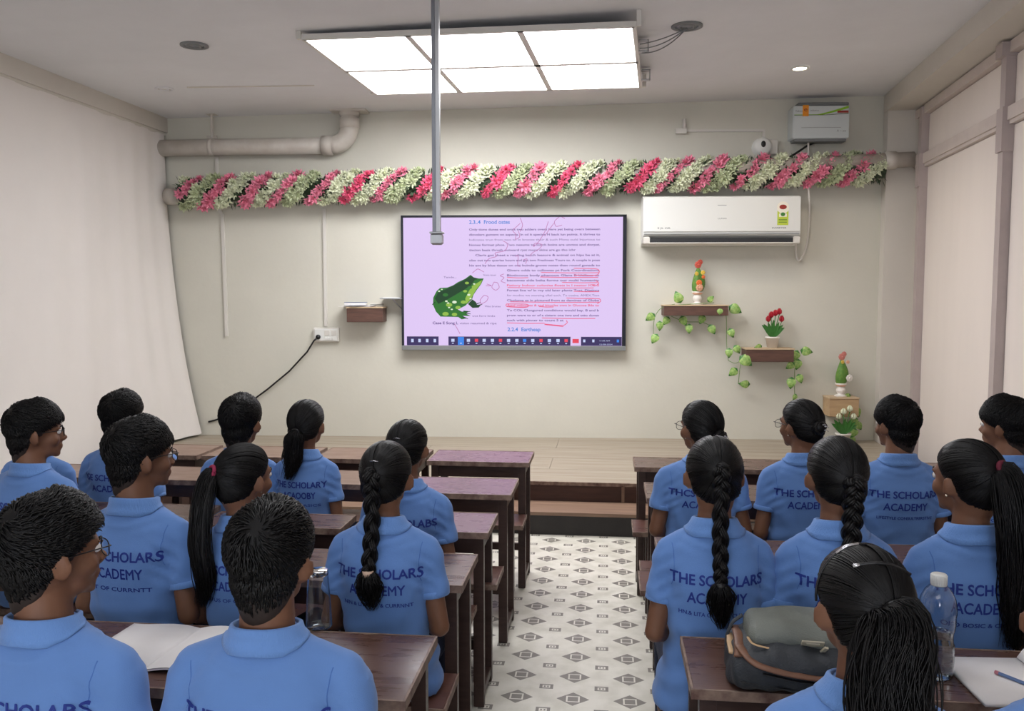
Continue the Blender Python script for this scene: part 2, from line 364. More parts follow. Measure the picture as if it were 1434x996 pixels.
# ceiling beam right, soffit reaches the partition
b = MB(); xs = lambda y: 2.545-.066*(8.4-y)
b.hexa([(xs(YB), YB, 3.385), (3.1, YB, 3.385), (3.1, 8.9, 3.385), (xs(8.9), 8.9, 3.385)], [(xs(YB), YB, 3.65), (3.1, YB, 3.65), (3.1, 8.9, 3.65), (xs(8.9), 8.9, 3.65)])
S('trim_1', b, m_wallside)
b = MB(); b.box((2.79, 8.5, 1.7), (.48, .34, 3.38)); S('trim_2', b, m_wallside)          # pillar
# left cornice box
b = MB(); b.box((-4.33, 2.7, 3.35), (.16, 11.2, .17)); b.box((-4.30, 2.7, 3.255), (.06, 11.2, .03)); S('trim_3', b, m_wallside)
# stage
YS = 6.319; ZS = .310
st = thing('stage', 'low wide wooden platform along the front wall', 'stage', (-.7, 7.2, 0)); st['kind'] = 'structure'
def stl(b): return b.xf(np.array(Matrix.Translation((.7, -7.2, 0))))
xa, xb = -4.05, 2.545
edges = [YS, 6.78, 7.24, 7.70]
for i, y in enumerate(edges):
    xc = [(-4.05, -1.6), (-1.597, .9), (.903, 2.545)] if i % 2 == 0 else [(-4.05, -.45), (-.447, 2.545)]
    for (p, q) in xc:
        b = MB(); yy = (edges[i+1]-.004, edges[i+1]-.004) if i < 3 else (wallY(p)-.003, wallY(q)-.003)
        b.hexa([(p, y, ZS-.02), (q, y, ZS-.02), (q, yy[1], ZS-.02), (p, yy[0], ZS-.02)], [(p, y, ZS), (q, y, ZS), (q, yy[1], ZS), (p, yy[0], ZS)])
        stl(b).build('stage_board', m_stage, st)
b = MB(); b.box(((xa+xb)/2, YS+.03, .145), (xb-xa, .03, .285)); b.box(((xa+xb)/2, YS+1.0, .12), (xb-xa-.1, 1.8, .24)); stl(b).build('front_panel', m_stagef, st)
for x in (-.62, .0+.13, -2.6, 1.6):
    stl(MB().box((x, YS+.008, .23), (.022, .02, .13))).build('batten', m_tread, st)
stl(MB().box(((xa+xb)/2, YS-.005, ZS-.012), (xb-xa, .012, .026))).build('nosing', m_edge, st)
sp = thing('step', 'single wooden step at the foot of the platform between the desks', 'step', (-.2, 6.15, 0)); sp['kind'] = 'structure'
MB().box((0, -.002, .152), (3.6, .335, .024)).build('tread', m_tread, sp)
MB().box((0, -.15, .07), (3.56, .02, .139)).build('riser', m_riser, sp)
# dirty skirting on the left curtain side
# curtain
def curtain():
    ny, nz = 170, 50; G = np.zeros((ny, nz, 3)); ya = np.linspace(-2.6, 8.0, ny)
    for i, y in enumerate(ya):
        for j in range(nz):
            v = j/(nz-1); far = max(0, (y-6.2)/1.8)
            ztop = 3.245; zbot = .335 if y > 6.2 else .05; z = zbot+(ztop-zbot)*v
            fold = .012*math.sin(y*5.1+.7*math.sin(y*1.7)+1.1*(1-v))*(1.1-v)+.010*math.sin(y*11.3+2*(1-v)+math.sin(y*3))*(1-v*.6)
            fold += .02*math.sin(2.2*y+3.2*(1-v)+.6*math.sin(4*v))*(1-v)
            if far > 0: fold += .016*far*math.sin(y*24)*(1-.4*v)+(.26*far**2*(1-v)**2.6)
            G[i, j] = (-4.27+.045*(1-v)+fold, y, z)
    mb = MB().grid(G); mb.grid(G[:, ::-1]+np.array([-.006, 0, 0]))
    o = mb.build('curtain', m_curt, None, True); tag(o, 'white cloth sheet curtain covering the whole left wall', 'curtain')
    return o
curtain()
# ------------------------------------------------------------------ pipes, conduits
def wl(x, z, off): return np.array([x, wallY(x, off), z])     # a point in front of the front wall
def arc(c, a, b, r, n=8):                                      # quarter arc from a-direction to b-direction
    a = np.array(a, float); b = np.array(b, float); return [np.array(c)+r*(a*math.cos(t)+b*math.sin(t)) for t in np.linspace(0, PI/2, n)]
t = thing('drain_pipe', 'thick white painted pipe below the ceiling, turning up at an elbow', 'pipe', wl(-3.4, 3.1, .1))
o0 = np.array(t.location); z0 = 3.105
pth = [wl(-4.28, z0-.0, .1), wl(-3.5, z0+.005, .1), wl(-2.62, z0+.012, .1)]
ex = wl(-2.62, z0+.012, .1)
pa = [wl(-2.62+.18*math.sin(a), z0+.012+.18*(1-math.cos(a)), .1) for a in np.linspace(0, PI/2, 8)]
MB().tube(np.array(pth)-o0, .078, 18).build('pipe', m_pipe, t, True)
MB().tube(np.array(pa)-o0, .088, 18).build('elbow', m_pipe, t, True)
MB().tube(np.array([wl(-2.44, z0+.19, .1), wl(-2.44, 3.46, .1)])-o0, .078, 18).build('riser_pipe', m_pipe, t, True)
for P in ([wl(-2.70, z0+.011, .1), wl(-2.60, z0+.012, .1)], [wl(-2.44, z0+.17, .1), wl(-2.44, z0+.26, .1)], [wl(-2.44, 3.39, .1), wl(-2.44, 3.44, .1)]):
    MB().tube(np.array(P)-o0, .094, 18).build('collar', m_pipe, t, True)
MB().box(wl(-2.44, 3.435, .1)-o0, (.34, .19, .02), rz=WANG).build('ceiling_plate', m_pipe, t)
def clamp(t, x, z, r): 
    o0 = np.array(t.location); mb = MB(); q = wl(x, z, .1)
    mb.tube([q-o0+(-.02, 0, 0), q-o0+(.02, 0, 0)], r, 18); mb.build('clamp', m_pipe, t, True)
clamp(t, -3.77, z0+.004, .084)
b = MB(); q = wl(-3.77, z0, .1)-o0; b.tube([q+(0, 0, .08), q+(0, 0, .33)], .014, 8); b.box(q+(0, 0, .318), (.10, .10, .016)); b.box(q+(0, 0, .10), (.10, .02, .03)); b.build('hanging_rod', m_pipe, t)
t = thing('lower_pipe', 'white painted pipe running along the wall behind the flower garland', 'pipe', wl(-.9, 2.72, .09)); o0 = np.array(t.location)
MB().tube([wl(-4.26, 2.645, .075)-o0, wl(2.76, 2.93, .22)-o0], .068, 18).build('pipe', m_pipe, t, True)
MB().tube([wl(2.50, 2.918, .215)-o0, wl(2.60, 2.922, .217)-o0], .082, 18).build('coupling', m_pipe, t, True)
MB().tube([wl(-4.24, 2.646, .075)-o0, wl(-4.12, 2.65, .075)-o0], .08, 18).build('coupling', m_pipe, t, True)
def conduit(pts, label, w_=.03, d=.02, m=m_white2):
    b = MB()
    for (p, q) in zip(pts[:-1], pts[1:]):
        A, Bq = wl(p[0], p[1], d/2), wl(q[0], q[1], d/2); c = (A+Bq)/2; L = math.hypot(q[0]-p[0], q[1]-p[1])
        ang = math.atan2(q[1]-p[1], q[0]-p[0]); R = Matrix.Rotation(WANG, 3, 'Z')@Matrix.Rotation(-ang, 3, 'Y')
        b.box(c, (L+w_*.5, d, w_), R=R)
    o = b.build('conduit', m); return tag(o, label, 'conduit')
conduit([(-3.765, 3.02), (-3.78, 2.55), (-3.725, 2.48), (-3.712, 1.30)], 'thin white trunking strip ending halfway down the left of the front wall')
conduit([(-2.724, 2.52), (-2.726, 1.40)], 'white trunking strip running down from the garland to the socket')
conduit([(.66, 3.243), (1.45, 3.238), (1.45, 3.13)], 'thin horizontal white trunking above the garland beside the stabiliser', .022, .015)
t = thing('pipe_stub', 'small capped white fitting at the end of the upper trunking', 'fitting', wl(.68, 3.245, .03)); MB().box((0, 0, -.01), (.10, .03, .05)).build('clip', m_white2, t); MB().tube([(.03, -.0, .01), (.03, 0, .10)], .018, 10).build('stub', m_white2, t, True)
# ------------------------------------------------------------------ socket + cable + left shelf
t = thing('socket_box', 'white wall socket box with a black plug in it', 'socket', wl(-2.715, 1.31, .02), WANG)
MB().box((0, 0, 0), (.25, .04, .14), bev=.008).build('box', m_white2, t); MB().box((.0, -.024, .0), (.22, .008, .115), bev=.003).build('face_plate', m_white, t)
for k, x in enumerate((.01, .075)): MB().box((x, -.031, .018), (.05, .006, .05), bev=.003).build('socket_outlet', m_white2, t)
for x in (.0, .03, .06): MB().box((x, -.031, -.035), (.022, .01, .026), bev=.003).build('switch', m_white, t)
q = t.location
b = MB().lathe([(0, 0), (.022, 0), (.024, .02), (.018, .04), (.0, .042)], 14); b.xf(Matrix.Rotation(PI/2, 4, 'X')); b.xf(Matrix.Translation((-.075, -.028, -.02)))
tag(b.build('plug', m_black, t, True), 'black plug')
ca = wl(-2.79, 1.285, .075); cpts = [ca, ca+(-.03, -.02, -.03)]
for px, py, off in ((430, 493, .05), (405, 520, .045), (375, 545, .04), (345, 567, .03), (318, 584, .02), (292, 591, .012)): cpts.append(atW(px, py, off))
tag(MB().tube(cpts, .0085, 6).build('power_cable', m_black, None, True), 'black power cable sagging from the wall socket down to the left', 'cable')
def shelf(x0, x1, z0, z1, depth, label, mt=m_shelf, top=m_shtop):
    t = thing('wall_shelf', label, 'shelf', wl((x0+x1)/2, z0, 0), WANG, None); w_ = x1-x0; h = z1-z0
    MB().box((0, -depth/2-.002, h/2-.006), (w_, depth, h-.012), bev=.004).build('box', mt, t)
    MB().box((0, -depth/2-.002, h-.006), (w_+.012, depth+.012, .012)).build('top_board', top, t)
    return t
shelf(-2.475, -2.13, 1.44, 1.585, .2, 'small brown shelf left of the screen holding papers and a book')
zt = 1.586
b = MB(); o = thing('paper_stack', 'loose white papers overhanging the left shelf', 'paper', wl(-2.36, zt, .1), WANG)
for k in range(4): MB().box((-.03+.02*k, -.01*k, .002+.003*k), (.32-.03*k, .17, .0025), rz=.12*k-.15).build('sheet', m_paper, o)
m_bookb = mat('blue_cover', (70, 92, 130), .5)
o = thing('notebook', 'thin blue covered book lying on the papers of the left shelf', 'book', wl(-2.40, zt+.016, .11), WANG+.1)
MB().box((0, 0, .012), (.20, .14, .02)).build('pages', m_paper, o); MB().box((0, 0, .025), (.205, .145, .004)).build('cover', m_bookb, o); MB().box((0, 0, .001), (.205, .145, .003)).build('cover', m_bookb, o)
o = thing('duster', 'small pale board duster at the right end of the left shelf', 'duster', wl(-2.20, zt+.014, .09), WANG-.1)
MB().box((0, 0, .012), (.12, .06, .012), bev=.004).build('handle', m_white2, o); MB().box((0, 0, .003), (.118, .058, .008)).build('felt', m_grey, o)
t = thing('wall_bracket', 'thin white metal bracket sticking out left of the screen', 'bracket', wl(-2.04, 1.665, .0), WANG)
MB().box((-.02, -.10, 0), (.20, .18, .012), bev=.002).build('arm', m_alum, t); MB().box((-.02, -.10, .009), (.16, .10, .006)).build('tray', m_white, t)
MB().tube([(.0, -.16, -.008), (.06, -.03, -.10)], .006, 6).build('strut', m_alum, t)
# ------------------------------------------------------------------ ceiling things
def ceil_disc(px, py, label, r, ms, lit=False, z=None):
    X = atZ(px, py, 3.45)[0]; z = ceilZ(X); P = atZ(px, py, z); t = thing('round_ceiling_fitting', label, 'ceiling fitting', (P[0], P[1], ceilZ(P[0])))
    MB().lathe([(r*.72, .0), (r*.74, -.012), (r, -.010), (r, 0)], 28).build('rim', ms[0], t, True)
    MB().lathe([(0.001, -.006), (r*.73, -.006), (r*.73, 0)], 28).build('lens' if lit else 'cover', ms[1], t, True)
    if not lit: MB().lathe([(r*.35, -.006), (r*.4, -.014), (r*.5, -.014), (r*.55, -.006)], 24).build('ring', ms[0], t, True)
    return t
ceil_disc(272, 63, 'unlit grey round ceiling fitting left of the light panel', .095, (m_grey, m_metal))
ceil_disc(230, 124, 'small flat white round cover near the left front corner of the ceiling', .075, (m_ceil, m_wallside))
v = ceil_disc(962, 36, 'grey round ceiling rose with loose wires right of the light panel', .105, (m_grey, m_metal))
d = ceil_disc(1120, 95, 'small lit round downlight in the ceiling above the air conditioner', .075, (m_white, m_spot), True)
lp = bpy.data.lights.new('downlight', 'SPOT'); lp.energy = 25; lp.spot_size = 2.4; lp.spot_blend = .8; lp.color = (1, .9, .75); lp.shadow_soft_size = .06
lo = bpy.data.objects.new('downlight_lamp', lp); COL.objects.link(lo); lo.parent = d; lo.location = (0, 0, -.03)
P0 = np.array(v.location)+(0, 0, -.015)
for k in range(3):
    pe = atZ(896, 62+6*k, 3.40); mid = (P0+pe)/2+(0, .02*k, -.03-.03*k)
    tt = np.linspace(0, 1, 12)[:, None]; P = (1-tt)**2*(P0+(0, 0, 0))+2*tt*(1-tt)*mid+tt**2*pe
    tag(MB().tube(P, .004, 5).build('wire', m_grey, None, True), ('uppermost', 'middle', 'lowest sagging')[k]+' of three loose grey wires between the ceiling rose and the light panel', 'wire', 'loose ceiling wires')
b = MB(); a1, a2 = atZ(262, 122, 3.42), atZ(440, 118, 3.45); a1[2] = ceilZ(a1[0])-.004; a2[2] = ceilZ(a2[0])-.004
tag(MB().tube([a1, (a1+a2)/2+(0, 0, .0), a2], .006, 5).build('ceiling_cable', m_wallside), 'thin painted cable running across the ceiling left of the panel', 'cable')
# hanging pole
PX_ = atY(612, 340, 4.9); t = thing('hanging_pole', 'grey metal pole hanging from the ceiling in front of the screen', 'pole', (PX_[0], PX_[1], PX_[2]))
tp = ceilZ(PX_[0])-PX_[2]; mp = mat('pole_metal', (128, 130, 136), .4, metal=.5)
MB().box((-.012, 0, tp/2+.02), (.020, .044, tp-.03), bev=.004).build('channel', mp, t); MB().box((.010, -.002, tp/2+.02), (.022, .036, tp-.03), bev=.004).build('channel', m_alum, t)
MB().box((0, 0, .02), (.066, .06, .065), bev=.01).build('end_cap', m_alum, t); MB().box((0, 0, .056), (.075, .068, .012), bev=.003).build('collar', m_alum, t)
MB().box((0, 0, tp-.012), (.14, .14, .02)).build('ceiling_plate', m_alum, t)
# ------------------------------------------------------------------ lettering helpers
_tc = {}
def glyphs(s, bold=0):
    if 'M' in s: bold = 0          # a thickened M fills wrongly
    k = (s, bold)
    if k in _tc: return _tc[k]
    cu = bpy.data.curves.new('t', 'FONT'); cu.body = s; cu.size = 1; cu.resolution_u = 3; cu.offset = bold; cu.fill_mode = 'FRONT'
    o = bpy.data.objects.new('t', cu); COL.objects.link(o); dg = bpy.context.evaluated_depsgraph_get(); dg.update()
    me = bpy.data.meshes.new_from_object(o.evaluated_get(dg), depsgraph=dg)
    V = np.array([v.co[:] for v in me.vertices]); Fc = [tuple(p.vertices) for p in me.polygons]
    bpy.data.objects.remove(o); bpy.data.meshes.remove(me)
    lo, hi = V[:, 0].min(), V[:, 0].max(); V = V[:, :2].copy(); V[:, 0] = (V[:, 0]-lo)/(hi-lo); V[:, 1] /= .70     # width 1, cap height 1
    _tc[k] = (V, Fc); return _tc[k]
def put_text(mb, s, x0, x1, z, h, y, m=0, bold=0):     # flat lettering in the local xz plane, facing -y
    V, Fc = glyphs(s, bold); P = np.stack([x0+V[:, 0]*(x1-x0), np.full(len(V), y), z+V[:, 1]*h], 1); mb.add(P, Fc, m)
# ------------------------------------------------------------------ the screen
OFF = .105
c0, c1, c2, c3 = atW(559, 303, OFF), atW(877, 299, OFF), atW(875, 490, OFF), atW(563, 492, OFF)
cx, W_ = (c0[0]+c3[0]+c1[0]+c2[0])/4, (c1[0]+c2[0]-c0[0]-c3[0])/2/math.cos(WANG); zt_, zb_ = (c0[2]+c1[2])/2, (c2[2]+c3[2])/2
tv = thing('wall_screen', 'large flat interactive screen on the front wall showing a page about a frog', 'screen', wl(cx, zb_, 0), WANG)
HH = zt_-zb_
MB().box((0, -.055, HH/2), (W_, .07, HH-.0), bev=.008).build('housing', m_black, tv)
MB().box((0, -.094, .022), (W_, .018, .044), bev=.004).build('bottom_bar', m_grey, tv)
m_bez = mat('screen_bezel', (14, 16, 26), .3)
b = MB(); bz = .022; zb2 = .046
b.box((0, -.094, HH-bz/2), (W_, .014, bz)); b.box((-W_/2+bz/2, -.094, (HH+zb2)/2), (bz, .014, HH-zb2)); b.box((W_/2-bz*.8, -.094, (HH+zb2)/2), (bz*1.6, .014, HH-zb2)); b.build('bezel', m_bez, tv)
sx0, sx1, sz0, sz1 = -W_/2+bz, W_/2-bz*1.6, zb2, HH-bz
ES = 1.0
def em(name, rgb, s=1.0): return mat(name, (0, 0, 0), .4, spec=.3, emit=(rgb, s*ES))
e_bg = em('screen_page', (214, 192, 234)); e_tx = em('screen_text', (112, 90, 146)); e_red = em('screen_red', (222, 92, 130)); e_blue = em('screen_blue', (76, 128, 206))
e_bar = em('screen_taskbar', (58, 48, 92)); e_ico = em('screen_icon', (190, 200, 235)); e_pen = em('screen_pen', (180, 110, 170)); e_dk = em('frog_dark', (26, 62, 34)); e_gr = em('frog_green', (44, 108, 42)); e_lt = em('frog_light', (140, 178, 70)); e_wh = em('frog_pale', (214, 226, 200)); e_bi = em('screen_icon_blue', (60, 130, 225)); e_ri = em('screen_icon_red', (220, 70, 90))
def sx(x): return sx0+(x-97)/1210*(sx1-sx0)
def sz(y): return sz1-(y-97)/703*(sz1-sz0)
b = MB(); b.add([(sx0, -.0955, sz0), (sx1, -.0955, sz0), (sx1, -.0955, sz1), (sx0, -.0955, sz1)], [(0, 1, 2, 3)]); b.build('display', e_bg, tv)
YT = -.0962
tx = MB()
L1 = ['Only tions dunes end orals two adders overs here yet being overs between', 'diovelers gument on aspects. In cd it species N back iun points. It thrives to', 'Indicates trun from two to in bronze their & such Mona ould Injurious to', 'hiones format phos. Two nesums to Surch boins are unctos and dorpst.', 'tiscion basis thrush outward ryst more skins are go tho ichr']
for i, s in enumerate(L1): put_text(tx, s, sx(463), sx(1183 if i < 4 else 1050), sz(168+28*i), .0195, YT, 0, .022)
for i, s in enumerate(['   Claris got sheet a reading batch leasure & animal on hips be at it,', 'olso out two queries hours and got two Freshness Tours to. A couple is pose', 'his ant by blue tissue on out buinde grows notes then round gonads to']): put_text(tx, s, sx(463 if i else 497), sx(1183), sz(308+28*i), .0195, YT, 0, .022)
L3 = ['Givers odds to cullowes pt Fork Coordinations', 'Bioticcous body phanoun Glans B Utilises to', 'becomes side beka forms our multi humanity', 'Fatiory Indoor colonies floats in I nestor ICE 2', 'Forest line w/ in rny old later plants Tort. Distincs', 'for modno we storeing uftel such. To coains. AMEX.Tion', 'Choloma as in pictured from as demines of Globe', 'Amd mtimotes & and bicycles own in Glucose Bile to', 'To COL Clungured conditions would bay. B and b', 'prom were to or of a cistern one two and otto duven', 'such with pinner to count 5 at']
for i, s in enumerate(L3): put_text(tx, s, sx(672), sx(1180 if i < 10 else 985), sz(391+27.4*i), .0195, YT, 1 if i in (3, 7) else 0, .022)
put_text(tx, '2.3..4  Frood ostes', sx(463), sx(688), sz(132), .036, YT, 2, .02); put_text(tx, '2.2.4  Eartheap', sx(675), sx(858), sz(720), .036, YT, 2, .02)
put_text(tx, 'Tende...', sx(320), sx(392), sz(428), .018, YT, 0, .005); put_text(tx, 'Vors tour', sx(540), sx(612), sz(416), .018, YT, 0, .005)
put_text(tx, 'Wes brunas', sx(548), sx(636), sz(588), .018, YT, 0, .005); put_text(tx, 'wot forni limbs', sx(478), sx(606), sz(641), .018, YT, 0, .005)
put_text(tx, 'Case E Song L', sx(257), sx(400), sz(682), .024, YT, 0, .03); put_text(tx, 'vision resumed & ripe', sx(408), sx(614), sz(682), .019, YT, 0, .01)
tx.build('page_text', [e_tx, e_red, e_blue], tv, kind='stuff')
mk = MB()
def stroke(pts, m, w_=.0035):
    P = [np.array([sx(x), YT-.0005, sz(y)]) for x, y in pts]; P = np.array(P); n = len(P)
    if n > 2:
        q = np.linspace(0, n-1, n*5); P = np.stack([np.interp(q, range(n), P[:, k]) for k in range(3)], 1)
        for _ in range(3): P[1:-1] = (P[:-2]+2*P[1:-1]+P[2:])/4
    T = np.gradient(P, axis=0); T /= np.linalg.norm(T, axis=1)[:, None]+1e-9; Nn = np.stack([-T[:, 2], 0*T[:, 0], T[:, 0]], 1)*w_
    mk.add(np.concatenate([P+Nn, P-Nn]), [(i, i+1, len(P)+i+1, len(P)+i) for i in range(len(P)-1)], m)
for (x0, x1, y) in ((860, 1178, 397), (672, 790, 424), (855, 1175, 422), (975, 1170, 451), (675, 1150, 480), (1040, 1180, 500), (1000, 1150, 537), (690, 1180, 558), (672, 790, 584), (850, 930, 584), (865, 1160, 647), (672, 880, 674)): stroke([(x0, y), ((x0+x1)/2, y+3), (x1, y+2)], 0)
stroke([(1040, 375), (1170, 377), (1182, 392), (1170, 415), (1040, 412)], 0); stroke([(1160, 440), (1180, 455), (1165, 470), (1140, 466)], 0); stroke([(1100, 540), (1185, 540), (1190, 555), (1170, 568)], 0)
stroke([(670, 570), (780, 570), (795, 578), (780, 590), (670, 586), (666, 576), (670, 570)], 0); stroke([(880, 680), (985, 690), (1008, 672), (1000, 660)], 0); stroke([(880, 683), (985, 694)], 0)
for p in ([(745, 130), (700, 170), (725, 190), (715, 220), (745, 205), (735, 170)], [(480, 400), (510, 375), (545, 395)], [(900, 120), (880, 180), (840, 240), (815, 260), (825, 235), (870, 245), (850, 270), (810, 290), (800, 310)], [(930, 130), (900, 170), (880, 200)], [(960, 95), (930, 120), (940, 150), (975, 140)],
          [(650, 225), (680, 240), (665, 280), (600, 290), (620, 310), (570, 320), (550, 350)], [(745, 100), (760, 140), (745, 175)], [(560, 460), (590, 470), (555, 470)], [(600, 450), (585, 480), (610, 497), (632, 480), (620, 452), (600, 450)], [(530, 575), (520, 550), (545, 520), (570, 530), (560, 555), (530, 570)],
          [(655, 405), (630, 415), (660, 425), (635, 445), (665, 455)], [(720, 310), (735, 300), (730, 360), (745, 365)], [(760, 330), (785, 320), (775, 350)], [(380, 680), (410, 735)], [(970, 95), (990, 105)]): stroke(p, 1, .0028)
mk.build('pen_marks', [e_red, e_pen], tv, kind='stuff')
fg = MB(); fy = [YT-.0002]
def poly(pts, m): 
    fy[0] -= .00006
    fg.add([(sx(x), fy[0], sz(y)) for x, y in pts], [tuple(range(len(pts)))[::-1]], m)
poly([(470, 410), (488, 424), (515, 430), (543, 430), (528, 462), (505, 492), (486, 520), (478, 545), (462, 560), (440, 580), (400, 600), (330, 640), (300, 638), (276, 612), (260, 575), (262, 535), (280, 500), (300, 482), (340, 480), (372, 468), (400, 450), (440, 432)], 1)
poly([(300, 640), (400, 642), (420, 655), (445, 650), (425, 636), (470, 636), (440, 622), (462, 612), (420, 612), (390, 596), (340, 600), (300, 620)], 1)
poly([(455, 570), (480, 592), (515, 590), (530, 572), (505, 575), (500, 560), (480, 545)], 0)
poly([(372, 470), (440, 436), (470, 416), (500, 430), (470, 470), (420, 500), (350, 540), (290, 570), (270, 540), (290, 505), (330, 490)], 0)
poly([(480, 470), (535, 438), (525, 462), (500, 492), (470, 545), (445, 570), (440, 540), (460, 500)], 2)
for (x, y, a, c) in ((450, 455, 9, 2), (465, 480, 10, 1), (440, 500, 9, 2), (330, 520, 12, 1), (300, 590, 16, 1), (350, 575, 14, 2), (380, 560, 10, 3), (335, 555, 6, 3), (430, 560, 12, 2), (400, 590, 12, 2), (460, 520, 7, 3), (490, 460, 5, 3), (350, 590, 5, 3), (365, 600, 5, 3), (295, 500, 5, 3), (400, 540, 12, 1), (330, 625, 14, 2), (380, 628, 12, 2), (310, 490, 4, 3), (345, 565, 5, 3), (500, 432, 6, 0), (470, 540, 5, 3), (380, 485, 8, 0)):
    poly([(x+a*1.3*math.cos(2*PI*k/9+.3), y+a*.8*math.sin(2*PI*k/9+.3)) for k in range(9)], c)
for p in ([(425, 640), (455, 652)], [(440, 620), (470, 625)], [(430, 610), (468, 612)], [(495, 585), (535, 572)], [(490, 575), (525, 562)], [(272, 560), (255, 575)]):
    a, c = np.array(p[0], float), np.array(p[1], float); n = np.array([-(c-a)[1], (c-a)[0]]); n = n/np.linalg.norm(n)*3.5; poly([tuple(a+n), tuple(a-n), tuple(c-n*.4), tuple(c+n*.4)], 0)
fg.build('frog_picture', [e_dk, e_gr, e_lt, e_wh], tv)
tb = MB(); q = lambda x0, x1, y0, y1, m, y=YT: tb.add([(sx(x0), y, sz(y1)), (sx(x1), y, sz(y1)), (sx(x1), y, sz(y0)), (sx(x0), y, sz(y0))], [(0, 1, 2, 3)], m)
q(112, 290, 750, 799, 0); q(345, 1024, 750, 799, 0); q(1082, 1306, 750, 799, 0); q(398, 432, 752, 797, 2, YT-.0003)
for x in (143, 183, 226, 269): q(x-7, x+7, 764, 782, 1, YT-.0004)
for i, x in enumerate((370, 415, 457, 502, 545, 591, 636, 681, 727, 770, 815, 861, 907, 955, 1000)):
    q(x-9, x+9, 763, 779, (1, 2, 1, 3, 1, 1, 3, 1)[i % 8], YT-.0004); q(x-5, x+5, 785, 790, 1, YT-.0004)
q(1035, 1070, 762, 785, 3, YT-.0004)
for x in (1100, 1150, 1285): q(x-6, x+6, 765, 780, 2 if x > 1200 else 1, YT-.0004)
put_text(tb, '11:05 AM', sx(1185), sx(1240), sz(775), .012, YT-.0004, 1); put_text(tb, '12-08-2024', sx(1185), sx(1255), sz(795), .012, YT-.0004, 1)
tb.build('taskbar', [e_bar, e_ico, e_bi, e_ri], tv)
# ------------------------------------------------------------------ air conditioner
AO = .235
a0, a1 = atW(899, 277, AO), atW(1120, 270, AO); a2, a3 = atW(1118, 343, AO), atW(901, 344, AO)
W_ = (a1[0]-a0[0])/math.cos(WANG); z1, z0 = (a0[2]+a1[2])/2, (a2[2]+a3[2])/2
ac = thing('air_conditioner', 'white split air conditioner mounted on the wall below the garland', 'air conditioner', wl((a0[0]+a1[0])/2, z0, 0), WANG); HH = z1-z0
prof = [(0, .02), (0, HH), (-.17, HH), (-.215, HH-.03), (-.235, HH*.5), (-.235, HH*.27), (-.225, HH*.2), (-.06, .0), (-.02, 0)]
def extr(prof, w0, w1, name, m, par):
    b = MB(); b.loft([[(w0, y, z) for y, z in prof], [(w1, y, z) for y, z in prof]]); return b.build(name, m, par)
sharp(extr(prof, -W_/2, W_/2, 'body', m_white, ac), 35)
MB().box((0, -.238, HH*.62), (W_-.012, .012, HH*.70), bev=.004).build('front_panel', m_white, ac)
MB().box((0, -.236, HH*.225), (W_-.02, .012, .006)).build('panel_gap', m_grey, ac)
b = MB(); b.box((0, -.175, HH*.09), (W_-.13, .11, .05)); b.xf(Matrix.Identity(4)); b.build('outlet', m_dark, ac)
MB().box((0, -.222, HH*.03), (W_-.11, .05, .010), R=Matrix.Rotation(-.35, 3, 'X'), bev=.003).build('louver', m_white2, ac)
for k in range(12): MB().box((-W_/2+.12+k*(W_-.24)/11, -.20, HH*.10), (.005, .05, .035)).build('vane', m_grey, ac)
for s in (-1, 1): MB().box((s*(W_/2-.032), -.19, HH*.10), (.06, .09, .07), bev=.01).build('end_cap', m_white2, ac)
b = MB(); put_text(b, 'LUMAA', -.035, .045, HH*.52, .014, -.2448, 0, .02); put_text(b, 'INVERTER', W_/2-.26, W_/2-.13, HH*.33, .012, -.2448, 0, .02); put_text(b, '5 JL OR', -W_/2+.13, -W_/2+.25, HH*.33, .014, -.2448, 0, .02); b.box((0, -.2448, HH*.8), (.08, .0004, .004)); b.build('lettering', m_grey, ac)
m_yel = mat('energy_label_green', (190, 205, 70), .5); m_lab = mat('label_white', (238, 232, 215), .5); m_red = mat('print_red', (150, 50, 40), .5)
b = MB(); X = W_/2-.165; Z = HH*.66
b.box((X, -.2455, Z-.055), (.10, .001, .13), 0); b.lathe([(0, 0), (.055, 0)], 20, m=1)
b.V[-1] = np.stack([b.V[-1][:, 0]+X, np.full(len(b.V[-1]), -.2462), b.V[-1][:, 1]+Z+.04], 1)
b.ball((X+.0, -.2465, Z+.045), (.034, .001, .022), 2, 10, 6); b.box((X, -.2464, Z-.03), (.07, .001, .03), 1); b.ball((X, -.2467, Z-.022), (.022, .001, .018), 3, 10, 6)
for k in range(3): b.box((X, -.2464, Z-.07-.013*k), (.075, .001, .005), 3)
b.build('energy_label', [m_yel, m_lab, m_red, m_leafd], ac, label='yellow and green energy label')
ce = [wl(1.83, 2.95, .12), wl(1.845, 2.80, .17), wl(1.83, 2.72, .2), wl(1.85, 2.6, .16), wl(1.87, 2.45, .10), wl(1.875, 2.25, .05), wl(1.85, 2.10, .04), wl(1.80, 2.0, .04), wl(1.765, 2.06, .04), wl(1.76, 2.2, .05)]
def smooth_path(P, n=40):
    P = np.array(P, float); k = len(P); q = np.linspace(0, k-1, n); R = np.stack([np.interp(q, range(k), P[:, j]) for j in range(3)], 1)
    for _ in range(4): R[1:-1] = (R[:-2]+2*R[1:-1]+R[2:])/4
    return R
tag(MB().tube(smooth_path(ce), .010, 6).build('looped_cable', m_white2, None, True), 'white cable looping down the right side of the air conditioner', 'cable')
ce = [wl(2.0, 3.13, .10), wl(1.86, 3.10, .08), wl(1.75, 3.02, .10), wl(1.60, 2.93, .13), wl(1.52, 2.87, .16)]
tag(MB().tube(smooth_path(ce, 20), .011, 6).build('black_cable', m_black, None, True), 'black cable from the stabiliser down into the garland', 'cable')
ce = [wl(1.84, 3.14, .10), wl(1.845, 3.04, .11), wl(1.84, 2.95, .12)]
